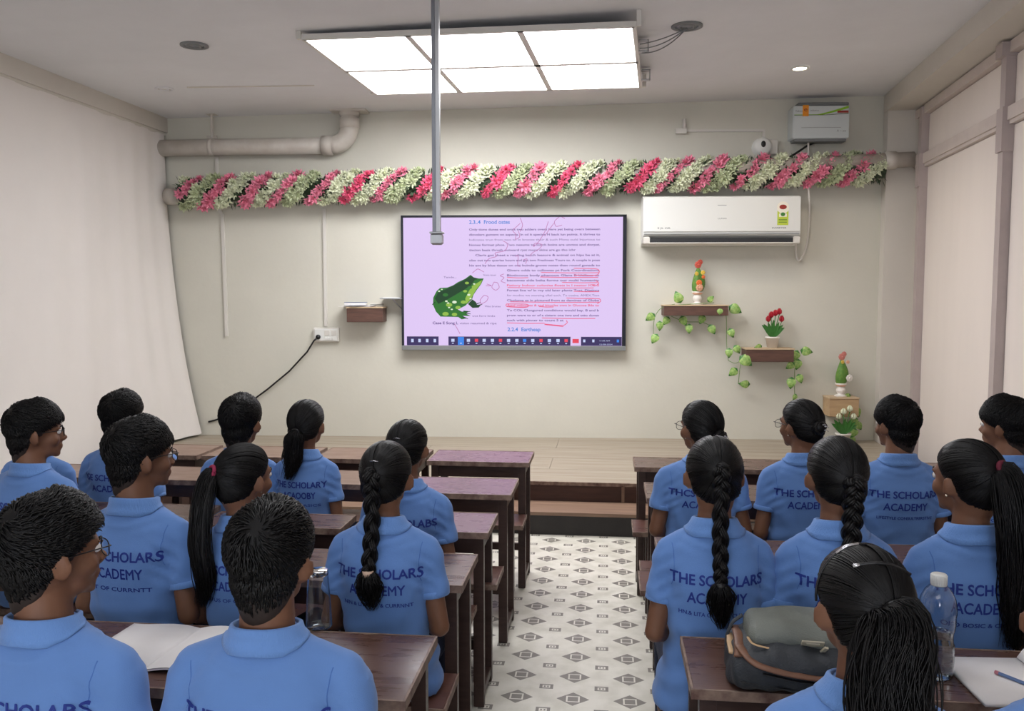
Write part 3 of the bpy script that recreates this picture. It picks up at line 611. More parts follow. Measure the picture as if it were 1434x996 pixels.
tag(MB().tube(smooth_path(ce, 12), .010, 6).build('short_cable', m_white2, None, True), 'short white cable hanging from the stabiliser into the garland', 'cable')
# stabiliser
s0, s1 = atW(1109, 148, .17), atW(1187, 194, .17)
t = thing('voltage_stabiliser', 'light grey box with a green swoosh label high on the wall at right', 'stabiliser', wl((s0[0]+s1[0])/2, s1[2], 0), WANG)
W_ = s1[0]-s0[0]; HH = s0[2]-s1[2]; m_stb = mat('stabiliser_grey', (200, 206, 206), .4)
sharp(MB().box((0, -.085, HH/2), (W_, .17, HH), bev=.015).build('case', m_stb, t))
MB().box((0, -.174, HH/2), (W_-.01, .008, HH-.01), bev=.003).build('front_plate', m_stb, t)
MB().box((.02, -.09, HH+.014), (W_*.9, .15, .028), bev=.006).build('lid', m_grey, t)
MB().box((0, -.10, -.012), (W_*.92, .13, .024), bev=.004).build('foot_plate', m_grey, t)
b = MB(); yf = -.1785
def band(f0, f1, m, n=20):
    u = np.linspace(0, 1, n); A = [(-W_/2+.01+x*(W_-.02), yf, f0(x)*HH) for x in u]; Bq = [(-W_/2+.01+x*(W_-.02), yf, f1(x)*HH) for x in u]
    b.add(A+Bq, [(i, i+1, n+i+1, n+i) for i in range(n-1)], m)
band(lambda x: .70+.28*max(0, x-.45)**1.3*1.6, lambda x: .725+.31*max(0, x-.42)**1.2*1.6, 0); band(lambda x: .70-.0*x+.10*max(0, x-.6), lambda x: .715+.12*max(0, x-.6), 1)
b.box((-W_*.28, yf-.001, HH*.84), (.055, .001, .10), 2); put_text(b, 'e', -W_*.28-.015, -W_*.28+.015, HH*.82, .04, yf-.002, 3)
put_text(b, '7:dlmm', -W_*.46, -W_*.34, HH*.80, .018, yf-.001, 4); put_text(b, 'wbmu', -W_*.2, -W_*.05, HH*.82, .016, yf-.001, 4); b.box((W_*.38, yf-.001, HH*.80), (.10, .001, .02), 3)
put_text(b, 'A ~ oo', W_*.28, W_*.44, HH*.2, .02, yf-.001, 4); b.box((0, yf-.001, HH*.33), (W_*.7, .0008, .003), 4)
b.build('front_label', [mat('swoosh_green', (140, 190, 50), .4), mat('swoosh_dark', (60, 80, 40), .4), mat('tag_orange', (235, 150, 40), .4), m_red, m_grey], t)
q = wl(1.43, 3.08, 0); t = thing('junction_box', 'small round white wall box with a black lens between trunking and garland', 'junction box', q, WANG)
b = MB().lathe([(.0, .09), (.06, .09), (.085, .07), (.09, .0)], 22); b.xf(Matrix.Rotation(PI/2, 4, 'X')); b.build('dome', m_white, t, True)
MB().ball((.0, -.09, .02), (.022, .01, .03), 0, 12, 8).build('lens', m_black, t, True); MB().box((.08, -.025, .0), (.12, .05, .14), bev=.01).build('back_box', m_white2, t)
# ------------------------------------------------------------------ garland
g0, g1 = atW(252, 271, .16), atW(1238, 235, .16)
gar = thing('flower_garland', 'long garland of diagonal pink and cream artificial flowers across the front wall', 'garland', wl((g0[0]+g1[0])/2, (g0[2]+g1[2])/2, .16), 0)
GO = np.array(gar.location); GA = np.array([g0[0], wallY(g0[0], .16), g0[2]]); GB = np.array([g1[0], wallY(g1[0], .16), g1[2]]); GL = np.linalg.norm(GB-GA); GT = (GB-GA)/GL
GU = np.array([0, 0, 1.]); GU = GU-GT*(GU@GT); GU /= np.linalg.norm(GU); GN = np.cross(GT, GU); GN = GN if GN[1] < 0 else -GN
MB().tube([GA-GO-GN*.02, GB-GO-GN*.02], .095, 10).build('core', m_gleaf, gar, True)
def flower_mesh(kind, m):
    b = MB(); r = np.random.default_rng(kind)
    for layer in range(3):
        n = (9, 7, 5)[layer]
        for k in range(n):
            a = 2*PI*k/n+layer*.5+r.uniform(-.15, .15); el = (.15, .65, 1.15)[layer]+r.uniform(-.12, .12); L = (.058, .050, .038)[layer]*r.uniform(.85, 1.15); wd = .0135
            d = np.array([math.cos(a)*math.cos(el), math.sin(a)*math.cos(el), math.sin(el)]); s = np.array([-math.sin(a), math.cos(a), 0]); u = np.cross(s, -d)
            z0 = np.array([0, 0, .006*layer]); cup = .006
            V = [z0, z0+d*L*.55+s*wd, z0+d*L*.6-u*cup*-1, z0+d*L*.55-s*wd, z0+d*L+u*.004]
            b.add(V, [(0, 1, 2), (0, 2, 3), (1, 4, 2), (2, 4, 3)])
    return mesh_from('flower', b.verts(), b.F, [m])
FM = {k: [flower_mesh(10*i+j, m) for j in range(3)] for i, (k, m) in enumerate((('p', m_pink), ('h', m_hot), ('c', m_cream), ('d', m_cream2)))}
JIT = [random.uniform(-.13, .13) for _ in range(40)]; NP = 20; per = GL/NP; sites = []
for i in range(-1, NP+1):
    for half in (0, 1):
        kind = ('h' if 4 < i < 15 and i % 2 else 'p') if half == 0 else ('c' if i % 3 else 'd')
        for layerx in ((0, ) if half == 0 else (0, 1)):
            n = 8
            for k in range(n):
                v = (k+.5)/n                                     # around the visible half, from bottom to top
                ang = -1.25+2.5*v; s = (i+.25+.47*half+JIT[i])*per+(v-.5)*per*(1.0+.5*JIT[i+1])+ (layerx-.5)*.05*(half)
                if 0.02 < s < GL-.02: sites.append((s, ang, kind))
random.shuffle(sites)
fl = 0; stuffb = MB()
for (s, ang, kind) in sites:
    R = .115; d = GN*math.cos(ang)+GU*math.sin(ang); p = GA-GO+GT*(s+random.uniform(-.022, .022))+GU*math.sin(ang)*R*1.12+GN*(math.cos(ang)*R*.9-.02)
    me = random.choice(FM[kind]); sc = random.uniform(.95, 1.25)
    sc *= random.uniform(.8, 1.25)
    R3 = Vector(d+np.array([random.uniform(-.25, .25) for _ in range(3)])).to_track_quat('Z', 'Y').to_matrix()@Matrix.Rotation(random.uniform(0, 6.28), 3, 'Z')
    if fl < 298:
        o = link('flower', me, gar); o.matrix_local = Matrix.Translation(p)@R3.to_4x4()@Matrix.Scale(sc, 4); fl += 1
    else:
        V = np.array([v.co[:] for v in me.vertices])*sc@np.array(R3).T+p; stuffb.add(V, [tuple(q.vertices) for q in me.polygons], {'p': 0, 'h': 1, 'c': 2, 'd': 3}[kind])
if stuffb.n: stuffb.build('flowers', [m_pink, m_hot, m_cream, m_cream2], gar, kind='stuff')
lb = MB(); r = rng
for k in range(2300):
    s = r.uniform(0, GL); ang = r.uniform(-1.7, 1.7); d = GN*math.cos(ang)+GU*math.sin(ang); base = GA-GO+GT*s+GU*math.sin(ang)*.10+GN*(math.cos(ang)*.10-.02)
    t_ = r.normal(size=3); t_ = t_-d*(t_@d); t_ /= np.linalg.norm(t_); v = d*r.uniform(.5, 1.1)+t_*r.uniform(.2, 1); v /= np.linalg.norm(v); L = r.uniform(.045, .085); sd = np.cross(v, d); sd /= np.linalg.norm(sd)+1e-6
    lb.add([base, base+v*L*.5+sd*.009, base+v*L, base+v*L*.5-sd*.009], [(0, 1, 2, 3)])
lb.build('leaves', m_gleaf, gar, kind='stuff')
# ------------------------------------------------------------------ plant shelves
m_potw = mat('white_pot', (228, 222, 214), .4); m_terra = mat('peach_ceramic', (224, 170, 140), .5); m_cact = mat('cactus_green', (70, 118, 48), .6, rgb2=(110, 146, 60), vscale=30, bump=.2, bscale=60)
m_flred = mat('tulip_red', (176, 22, 42), .45); m_or = mat('orange_bloom', (228, 120, 60), .5); m_yelw = mat('yellow_bloom', (222, 190, 80), .5)
s1_ = (atW(928, 430, .2), atW(1018, 430, .2)); s2_ = (atW(1043, 490, .2), atW(1110, 490, .2)); s3_ = (atW(1160, 560, .2), atW(1201, 560, .2))
zz = lambda px, a, b_: (atW(px, a, .2)[2], atW(px, b_, .2)[2])
Z1 = zz(970, 427, 442); Z2 = zz(1075, 488, 507); Z3 = zz(1180, 557, 584)
shelf(s1_[0][0], s1_[1][0], Z1[1], Z1[0], .2, 'upper brown floating shelf carrying the tall cactus ornament')
shelf(s2_[0][0], s2_[1][0], Z2[1], Z2[0], .2, 'middle brown floating shelf carrying the red tulips')
shelf(s3_[0][0], s3_[1][0], Z3[1], Z3[0], .2, 'lowest tan floating shelf near the right corner', m_shelft)
def xat(px, off=.1): return atW(px, 450, off)[0]
def cactus(px, z, h, label, top, cols):
    t = thing('cactus_ornament', label, 'ornament', wl(xat(px, .1), z, .1), .2)
    MB().lathe([(0, 0), (.055, 0), (.058, .010), (.030, .020), (.028, .028), (.040, .045), (.043, .060), (.036, .080), (.026, .088), (.034, .096), (.050, .112), (.054, .125), (.0, .125)], 18).build('pot', m_potw, t, True)
    MB().lathe([(.034, .095), (.045, .103), (.050, .110), (.046, .112)], 18).build('pot_band', m_terra, t, True)
    n = 16; b = MB(); rings = []
    for k in range(11):
        v = k/10; rr = .072*math.sin(PI*min(1, .16+v*.80))**.75*(1-.45*v); rings.append([((rr*(1+.07*math.cos(6*2*PI*j/n)))*math.cos(2*PI*j/n)+.012*math.sin(3*v), (rr*.8*(1+.07*math.cos(6*2*PI*j/n)))*math.sin(2*PI*j/n), .12+(h-.20)*v) for j in range(n)])
    b.loft(rings); b.build('cactus_body', m_cact, t, True)
    def bloom(c, r, m, name='bloom'):
        bb = MB(); c = np.array(c, float)
        for k in range(8):
            a = 2*PI*k/8; bb.ball(c+np.array([math.cos(a)*r*.6, -.006, math.sin(a)*r*.6]), (r*.42, r*.2, r*.42), 0, 6, 4)
        bb.ball(c+(0, -.012, 0), (r*.35,)*3, 0, 6, 4); bb.build(name, m, t, True)
    bloom((.0, -.0, h-.055), .034, top); bloom((.02, 0, h-.03), .026, top)
    for (x, z_, r, m) in cols: bloom((x, -.06, z_), r, m)
    return t
cactus(976, Z1[0], .43, 'green cactus ornament with orange blooms on the upper shelf', mat('salmon_bloom', (214, 96, 80), .5), [(-.005, .205, .03, m_or), (-.03, .29, .02, m_yelw), (.03, .30, .022, m_yelw), (.0, .16, .036, m_terra), (.035, .26, .018, m_or)])
cactus(1180, Z3[0], .43, 'plainer green cactus ornament with a white flower on the tan shelf', mat('dull_pink_bloom', (206, 130, 120), .5), [(.05, .18, .034, m_potw), (-.02, .33, .018, m_yelw), (.03, .33, .018, m_terra)])
def tulips(px, z, label, nf=5, red=True):
    t = thing('potted_tulips' if red else 'potted_flower', label, 'plant', wl(xat(px), z, .1), 0)
    MB().lathe([(0, 0), (.045, 0), (.062, .09), (.066, .09), (.066, .105), (.056, .105), (.054, .09), (0, .088)], 20).build('pot', m_potw, t, True)
    r = np.random.default_rng(int(px))
    for k in range(nf):
        a = -1.2+2.4*k/(nf-1); tip = np.array([.065*math.sin(a)+.02, -.02*math.cos(a), .25+.05*math.cos(a*1.4)+(.03 if k == nf-2 else 0)])
        MB().tube([(0.01*k-.02, 0, .09), tip*[.6, .6, .7], tip], .004, 5).build('stem', m_leafd, t, True)
        b = MB()
        for j in range(5):
            q = 2*PI*j/5; P = [tip+np.array([math.cos(q), math.sin(q), 0])*rr+np.array([0, 0, zz_]) for rr, zz_ in ((.004, 0), (.018, .015), (.019, .035), (.008, .06))]; b.tube(P, [.004, .011, .011, .002], 5, 0, True, .6)
        b.build('flower_head', m_flred if red else m_cream, t, True)
    for k in range(7):
        a = -1.5+3*k/6; L = r.uniform(.15, .21); e = np.array([.105*math.sin(a), -.03-.02*math.cos(a), .09+L*math.cos(a*.5)*.9]); m_ = np.array([.05*math.sin(a), -.03, .09+L*.45])
        P = smooth_path([(0, 0, .085), m_, e], 8); n = np.array([0, 1, 0]); wv = [.006, .014, .02, .022, .02, .016, .01, .001]; b = MB()
        T = np.gradient(P, axis=0); sd = np.cross(T, n); sd /= np.linalg.norm(sd, axis=1)[:, None]; wv = np.array(wv)[:, None]
        b.add(np.concatenate([P+sd*wv, P+np.array([0, .006, 0]), P-sd*wv]), [(i, i+1, 8+i+1, 8+i) for i in range(7)]+[(8+i, 8+i+1, 16+i+1, 16+i) for i in range(7)]); b.build('leaf', m_leafd, t, True)
    return t
tulips(1082, Z2[0], 'red tulips in a white pot on the middle shelf')
q = atW(1183, 612, .2); t4 = tulips(1181, ZS, 'white flowers in a white pot on the platform below the tan shelf', 4, False)
t4.location = tuple(wl(xat(1183, .15), ZS, .2)); t4.scale = (1.1, 1.1, .95)
# vines: each leaf an object
def leaf_mesh(i, m):
    r = np.random.default_rng(50+i); L = .085; P = []; n = 7; prof = [.0, .024, .032, .03, .023, .013, 0.001]
    V = []
    for k in range(n):
        v = k/(n-1); V += [(-prof[k], .006-.010*math.sin(PI*v), -L*v), (0, -.012*math.sin(PI*v), -L*v), (prof[k], .006-.010*math.sin(PI*v), -L*v)]
    Fc = [(3*k+j, 3*k+j+1, 3*k+4+j, 3*k+3+j) for k in range(n-1) for j in (0, 1)]
    me = mesh_from('leaf', V, Fc, [m_leafd, m_leaf], [0 if (k in (0, 5)) else 1 for k in range(n-1) for j in (0, 1)], True); return me
LM = [leaf_mesh(0, 0)]
def vine(strands, leaves, label, loc):
    t = thing('trailing_vine', label, 'vine', loc, 0); o0 = np.array(loc)
    for P in strands:
        P = [atW(x, y, o) for x, y, o in P]; MB().tube(smooth_path(np.array(P)-o0, 14), .0032, 5).build('stem', m_stem, t, True)
    for (x, y, ang, s) in leaves:
        p = atW(x, y, .20 if (925 < x < 1020 and 425 < y < 445) or (1043 < x < 1110 and 487 < y < 508) else .12)-o0
        o = link('leaf', LM[0], t); o.matrix_local = Matrix.Translation(p)@Matrix.Rotation(ang, 4, 'Y')@Matrix.Rotation(random.uniform(-.3, .3), 4, 'Z')@Matrix.Translation((0, 0, .045*s))@Matrix.Scale(s*1.15, 4)
vine([[(945, 426, .2), (925, 430, .14), (915, 445, .1), (915, 478, .06)], [(1015, 428, .2), (1018, 450, .1), (1017, 480, .08), (1020, 505, .08)], [(940, 443, .1), (960, 452, .1), (985, 450, .1), (1000, 460, .1)], [(950, 427, .2), (1000, 424, .2)]],
     [(950, 417, 2.7, 1.3), (911, 444, .9, 1.1), (933, 449, .6, 1), (924, 456, 0, 1), (917, 474, .5, 1.1), (957, 449, -.5, 1.1), (965, 460, 0, 1), (983, 447, .4, 1), (997, 461, -.5, 1.1), (1029, 433, -1.1, 1.4), (995, 419, -2.3, .8), (1024, 466, -.4, 1), (1021, 494, 0, 1), (1008, 436, .1, .8)],
     'green and white variegated vine trailing from the upper shelf', wl(xat(972), Z1[0], .1))
vine([[(1060, 488, .2), (1040, 495, .1), (1036, 515, .08), (1034, 538, .06)], [(1105, 490, .2), (1115, 500, .1), (1112, 525, .07), (1113, 558, .05)], [(1020, 505, .08), (1030, 510, .1), (1045, 500, .15)]],
     [(1032, 489, -.6, 1), (1044, 505, -.9, 1.5), (1027, 521, .8, 1.1), (1043, 538, 1.6, 1.1), (1062, 486, 1.3, .8), (1129, 492, -1.4, 1.2), (1114, 498, .4, 1.2), (1117, 510, .2, 1.1), (1107, 512, .9, 1), (1120, 530, -.4, 1), (1108, 536, .1, 1.2), (1113, 556, .4, .7), (1080, 485, -1.4, .6)],
     'green and white variegated vine trailing from the middle shelf', wl(xat(1076), Z2[0], .1))
vine([[(1185, 557, .15), (1200, 570, .1), (1198, 595, .08), (1194, 622, .06)]],
     [(1186, 555, 1.2, .8), (1200, 577, -.4, 1.1), (1196, 590, .5, 1), (1202, 596, -.6, 1), (1196, 606, .3, 1), (1193, 617, -.2, 1)],
     'short green vine trailing from the tan shelf beside the corner', wl(xat(1192), Z3[0], .1))
# ------------------------------------------------------------------ desks and benches
def put(name, mb, m, par, sh=True, **k):
    o = mb.build(name, m, par, **k); return sharp(o) if sh else o
def desk(xl, xr, yn, yf, label, top=m_top, shelf_=True):
    w_, d = xr-xl, yf-yn; t = thing('school_desk', label, 'desk', ((xl+xr)/2, (yn+yf)/2, 0), 0, 'long dark wooden school desks in rows'); zt = .745
    put('desk_top', MB().box((0, 0, zt-.011), (w_, d, .022), bev=.003), top, t)
    b = MB(); 
    b.box((0, -d/2-.002, zt-.012), (w_+.008, .006, .026)); b.box((w_/2+.001, 0, zt-.012), (.006, d+.004, .026)); b.box((-w_/2-.001, 0, zt-.012), (.006, d+.004, .026)); b.box((0, d/2+.002, zt-.012), (w_+.008, .006, .026))
    put('edge_strip', b, m_edge, t, label='worn pale edge strip')
    lx, ly = w_/2-.04, d/2-.035
    for (a, c) in ((1, 1), (1, -1), (-1, 1), (-1, -1)): put('leg', MB().box((a*lx, c*ly, .36), (.042, .034, .72), bev=.004), m_wood, t)
    for c in (1, -1): put('apron', MB().box((0, c*ly, .685), (2*lx-.044, .02, .07), bev=.002), m_wood, t)
    for a in (1, -1):
        put('side_rail', MB().box((a*lx, 0, .685), (.02, 2*ly-.036, .07), bev=.002), m_wood, t); put('foot_rail', MB().box((a*lx, 0, .05), (.036, 2*ly-.036, .04), bev=.003), m_wood, t)
    if shelf_:
        put('book_shelf', MB().box((0, ly*.45, .640), (2*lx-.044, ly*1.0, .012)), m_wood, t); put('shelf_rail', MB().box((0, ly-.0, .632), (2*lx-.044, .014, .03)), m_wood, t)
    put('stretcher', MB().box((0, ly-.0, .16), (2*lx-.044, .022, .045), bev=.003), m_wood, t)
    return t
def bench(xl, xr, yn, yf, label):
    w_, d = xr-xl, yf-yn; t = thing('school_bench', label, 'bench', ((xl+xr)/2, (yn+yf)/2, 0), 0, 'long dark wooden benches in rows')
    put('seat', MB().box((0, 0, .439), (w_, d, .022), bev=.004), m_bench, t)
    b = MB(); b.box((0, -d/2-.0015, .438), (w_+.006, .005, .024)); b.box((w_/2+.001, 0, .438), (.005, d, .024)); b.box((-w_/2-.001, 0, .438), (.005, d, .024)); put('edge_strip', b, m_edge, t)
    lx, ly = w_/2-.085, d/2-.03
    for (a, c) in ((1, 1), (1, -1), (-1, 1), (-1, -1)): put('leg', MB().box((a*lx, c*ly, .212), (.036, .032, .425), bev=.004), m_wood, t)
    for a in (1, -1):
        put('side_rail', MB().box((a*lx, 0, .395), (.018, 2*ly-.034, .05)), m_wood, t); put('foot_rail', MB().box((a*lx, 0, .05), (.03, 2*ly-.034, .036), bev=.003), m_wood, t)
    put('stretcher', MB().box((0, 0, .14), (2*lx-.02, .024, .04), bev=.003), m_wood, t)
    return t
D = [('first', 4.85, 5.19), ('second', 4.05, 4.41), ('third', 3.39, 3.71), ('fourth', 2.76, 3.11), ('last', 1.945, 2.33)]
for x0, x1, nm, tp_ in ((-3.10, -2.44, 'small desk in the first row, furthest left by the curtain', m_toptan), (-2.40, -1.75, 'small desk in the first row, second from the curtain', m_toptan), (-1.71, -1.07, 'small desk in the first row, third from the curtain', m_toptan), (-1.03, -.44, 'empty small desk in the first row, left of the aisle', m_topmau)):
    desk(x0, x1, 4.84, 5.19, nm, tp_)
desk(-1.06, -.455, 4.05, 4.41, 'empty second row desk, screen reflection coloured into its lilac top, left of the aisle', m_topmau)
desk(-1.74, -1.12, 4.19, 4.52, 'second row desk, wall reflection coloured into its tan top, before the low curly ponytail', m_toptan); desk(-2.42, -1.80, 4.19, 4.52, 'second row desk, wall reflection coloured into its tan top, before the bushy haired boy', m_toptan); desk(-3.08, -2.46, 4.19, 4.52, 'second row desk, wall reflection coloured into its tan top, by the curtain', m_toptan)
desk(-1.04, -.475, 3.39, 3.70, 'short desk of the third row, left of the aisle', m_topmau); desk(-1.70, -1.09, 3.385, 3.60, 'narrow desk of the third row, behind the low curly ponytail', m_top)
desk(-2.93, -1.76, 3.42, 3.70, 'long desk of the third row, before the far left boy', m_top)
for nm, yn, yf in D[3:]:
    desk(-1.68, -.475, yn, yf if nm == 'last' else 3.10, f'long desk of the {nm} row, left of the aisle', m_top)
    desk(-2.93, -1.74, yn, yf if nm == 'last' else 3.08, f'long desk of the {nm} row, nearer the curtain', m_top)
for nm, yn, yf in (('second', 4.06, 4.40), ('third', 3.10, 3.40), ('fourth', 2.775, 3.08), ('last', 2.085, 2.405)):
    desk(.20 if nm != 'last' else .218, 1.42, yn, yf, f'long desk of the {nm} row, right of the aisle', m_top)
    desk(1.47, 2.30, yn, yf, f'long desk of the {nm} row, beside the right partition', m_top)
desk(.165, 1.42, 4.79, 5.09, 'empty desk of the first row, right of the aisle', m_top); desk(1.47, 2.45, 4.79, 5.09, 'first row desk beside the right partition', m_top)
for nm, yn, yf, xr in (('first', 4.575, 4.825, -.45), ('second', 3.62, 3.88, -.47), ('third', 3.125, 3.375, -.52), ('fourth', 2.495, 2.745, -.485), ('last', 1.55, 1.80, -.5)):
    bench(-1.66, xr, yn, yf, f'bench of the {nm} row, left of the aisle'); bench(-2.9, -1.72, yn, yf, f'bench of the {nm} row, nearer the curtain')
for nm, yn, yf, xl in (('first', 4.52, 4.78, .15), ('spare', 3.89, 4.04, .165), ('second', 3.62, 3.885, .155), ('fourth', 2.555, 2.745, .17), ('last', 1.48, 1.74, .2)):
    bench(xl, 1.40, yn, yf, f'bench of the {nm} row, right of the aisle'); bench(1.46, 2.28, yn, yf, f'bench of the {nm} row, beside the right partition')
# ------------------------------------------------------------------ people
def Rz(a): return np.array(Matrix.Rotation(a, 3, 'Z'))
def Rx(a): return np.array(Matrix.Rotation(a, 3, 'X'))
HC = np.array([0, .012, 1.178])            # head centre, local
ELL = [((0, -.012, .026), (.073, .094, .086)), ((0, .030, .018), (.061, .062, .064)), ((0, .035, -.03), (.056, .055, .06)), ((0, -.034, -.08), (.052, .054, .09)), ((0, -.030, -.028), (.067, .070, .066)), ((0, -.032, -.062), (.059, .060, .058))]
def headR(D_):                              # radius of the skull along unit directions
    out = np.zeros(len(D_))
    for c, r in ELL:
        c = np.array(c)/r; d = D_/np.array(r); A = (d*d).sum(1); B = -2*(d@c); C = c@c-1; disc = B*B-4*A*C
        t = np.where(disc > 0, (-B+np.sqrt(np.maximum(disc, 0)))/(2*A), 0); out = np.maximum(out, t)
    return out
def dirs(th, az):                           # th from the crown, az from the back (0) towards +x
    return np.stack([np.sin(th)*np.sin(az), -np.sin(th)*np.cos(az), np.cos(th)], -1)
def thmax(az, girl):
    a = np.abs(np.degrees(az)); X = [0, 35, 58, 74, 84, 100, 112, 130, 180]
    Y = [128, 126, 122, 108, 84, 84, 74, 60, 50] if girl else [134, 131, 124, 108, 82, 80, 70, 60, 50]
    return np.radians(np.interp(a, X, Y))
def thick(th, az, girl, k=1.0):
    u = np.degrees(th)
    if girl: return np.interp(u, [0, 90, 130], [.013, .012, .006])
    f = np.clip((np.abs(np.degrees(az))-60)/80, 0, 1)
    return k*(np.interp(u, [0, 40, 75, 100, 135], [.022, .021, .012, .0055, .002])+.010*f*np.clip(1-u/70, 0, 1))
def hair_cap(girl, k=1.0):
    na, nt = 56, 22; az = np.linspace(-PI, PI, na, endpoint=False); V = []; Fc = []
    tm = thmax(az, girl)
    for i in range(1, nt+1):
        th = tm*(i/nt); d = dirs(th, az); tk = thick(th, az, girl, k)*(1 if i < nt else 0)*(1 if i < nt-1 else .7)
        V.append(d*(headR(d)+tk-.0005)[:, None])
    V = np.concatenate(V); d0 = np.array([[0, 0, 1.]]); V = np.concatenate([V, d0*(headR(d0)+thick(np.zeros(1), np.zeros(1), girl, k))[:, None]])
    for i in range(nt-1):
        for j in range(na): Fc.append((i*na+j, (i+1)*na+j, (i+1)*na+(j+1) % na, i*na+(j+1) % na))
    Fc += [(nt*na, j, (j+1) % na) for j in range(na)]
    return V, Fc
def fade_cap():
    na, nt = 48, 10; az = np.linspace(-PI, PI, na, endpoint=False); V = []; Fc = []
    t0 = thmax(az, False)*.8; t1 = np.radians(np.interp(np.abs(np.degrees(az)), [0, 35, 58, 72, 84, 94, 106, 118, 140, 180], [146, 143, 134, 112, 88, 98, 96, 70, 56, 46]))
    for i in range(nt):
        th = t0+(t1-t0)*i/(nt-1); d = dirs(th, az); V.append(d*(headR(d)+(.0028 if i < nt-1 else -.002))[:, None])
    for i in range(nt-1):
        for j in range(na): Fc.append((i*na+j, (i+1)*na+j, (i+1)*na+(j+1) % na, i*na+(j+1) % na))
    return np.concatenate(V), Fc
def ribbons(P, R, n=3):                     # P (k, m, 3) many strands, R (m,) or (k,m) radii, normals outward from origin -> tubes
    k, m, _ = P.shape; R = np.broadcast_to(R, (k, m)); T = np.gradient(P, axis=1); T /= np.linalg.norm(T, axis=2, keepdims=True)+1e-9
    O = P/(np.linalg.norm(P, axis=2, keepdims=True)+1e-9); S_ = np.cross(T, O); S_ /= np.linalg.norm(S_, axis=2, keepdims=True)+1e-9; O = np.cross(S_, T)
    V = np.zeros((k, m, n, 3))
    for j in range(n):
        a = 2*PI*j/n+PI/2; V[:, :, j] = P+R[..., None]*(math.cos(a)*S_+math.sin(a)*O)
    idx = np.arange(k*m*n).reshape(k, m, n); F_ = []
    for j in range(n):
        j2 = (j+1) % n; F_.append(np.stack([idx[:, :-1, j], idx[:, :-1, j2], idx[:, 1:, j2], idx[:, 1:, j]], -1).reshape(-1, 4))
    return V.reshape(-1, 3), np.concatenate(F_).tolist()
def boy_tufts(r, n, k=1.0, curl=.3, L0=.038):
    az = r.uniform(-PI, PI, n); th = np.arccos(1-r.uniform(0, 1, n)*(1-np.cos(thmax(az, False)*.97))); d = dirs(th, az)
    sw = dirs(np.array([.75]), np.array([.15]))[0]; flow = d-sw; flow -= d*(flow*d).sum(1, keepdims=True); dist = np.linalg.norm(flow, axis=1, keepdims=True); flow /= dist+1e-6
    side = np.cross(d, flow); flow = flow+side*(curl+.9*np.exp(-dist*5))+r.normal(size=(n, 3))*(.14+.12*curl)
    dn = np.clip((np.degrees(th)-60)/40, 0, 1)[:, None]; flow = flow*(1-dn*.6)+np.array([0, 0, -1.])*dn*.8
    flow -= d*(flow*d).sum(1, keepdims=True); flow /= np.linalg.norm(flow, axis=1, keepdims=True)+1e-9
    L = L0*r.uniform(.6, 1.3, n)*np.interp(np.degrees(th), [0, 60, 95, 135], [1.1, .95, .5, .28]); m = 5; P = np.zeros((n, m, 3))
    lift = r.uniform(.2, 1.3, n)*np.interp(np.degrees(th), [0, 60, 95, 135], [.006, .005, .0015, .0004])
    for q in range(m):
        t = q/(m-1); dd = d*.1+flow*(L*t)[:, None]; dd /= np.linalg.norm(dd, axis=1, keepdims=True)
        th2 = np.arccos(np.clip(dd[:, 2], -1, 1)); az2 = np.arctan2(dd[:, 0], -dd[:, 1])
        P[:, q] = dd*(headR(dd)+thick(np.minimum(th2, 2.3), az2, False, k)*(.55+.5*min(1, t*2))+lift*math.sin(PI*(.15+.75*t)))[:, None]
    return ribbons(P, np.array([.0022, .0026, .0022, .0015, .0004]), 3)
def girl_strands(r, n, tie):
    az = np.linspace(-PI, PI, n, endpoint=False)+r.uniform(-.02, .02, n); az = np.where(np.abs(az) < .05, .05, az); th = thmax(az, True)*r.uniform(.9, 1.0, n); d = dirs(th, az)
    T = dirs(np.array([tie[0]]), np.array([tie[1]]))[0]; om = np.arccos(np.clip(d@T, -1, 1)); m = 14; P = np.zeros((n, m, 3)); wob = r.uniform(0, .0028, n)
    for q in range(m):
        t = q/(m-1); dd = (np.sin((1-t)*om)[:, None]*d+np.sin(t*om)[:, None]*T)/np.sin(om)[:, None]
        bulge = np.sin(PI*t)*.10*np.sign(d[:, 0])*np.clip(1-np.abs(d[:, 0])*1.2, 0, 1); dd[:, 0] += bulge*np.clip(d[:, 1], 0, 1)
        dd /= np.linalg.norm(dd, axis=1, keepdims=True); th2 = np.arccos(np.clip(dd[:, 2], -1, 1))
        P[:, q] = dd*(headR(dd)+np.interp(np.degrees(th2), [0, 90, 130], [.013, .012, .006])*min(1, .3+t*6)+wob)[:, None]
    return ribbons(P, np.array([.0010]+[.0018]*12+[.0022]), 3)
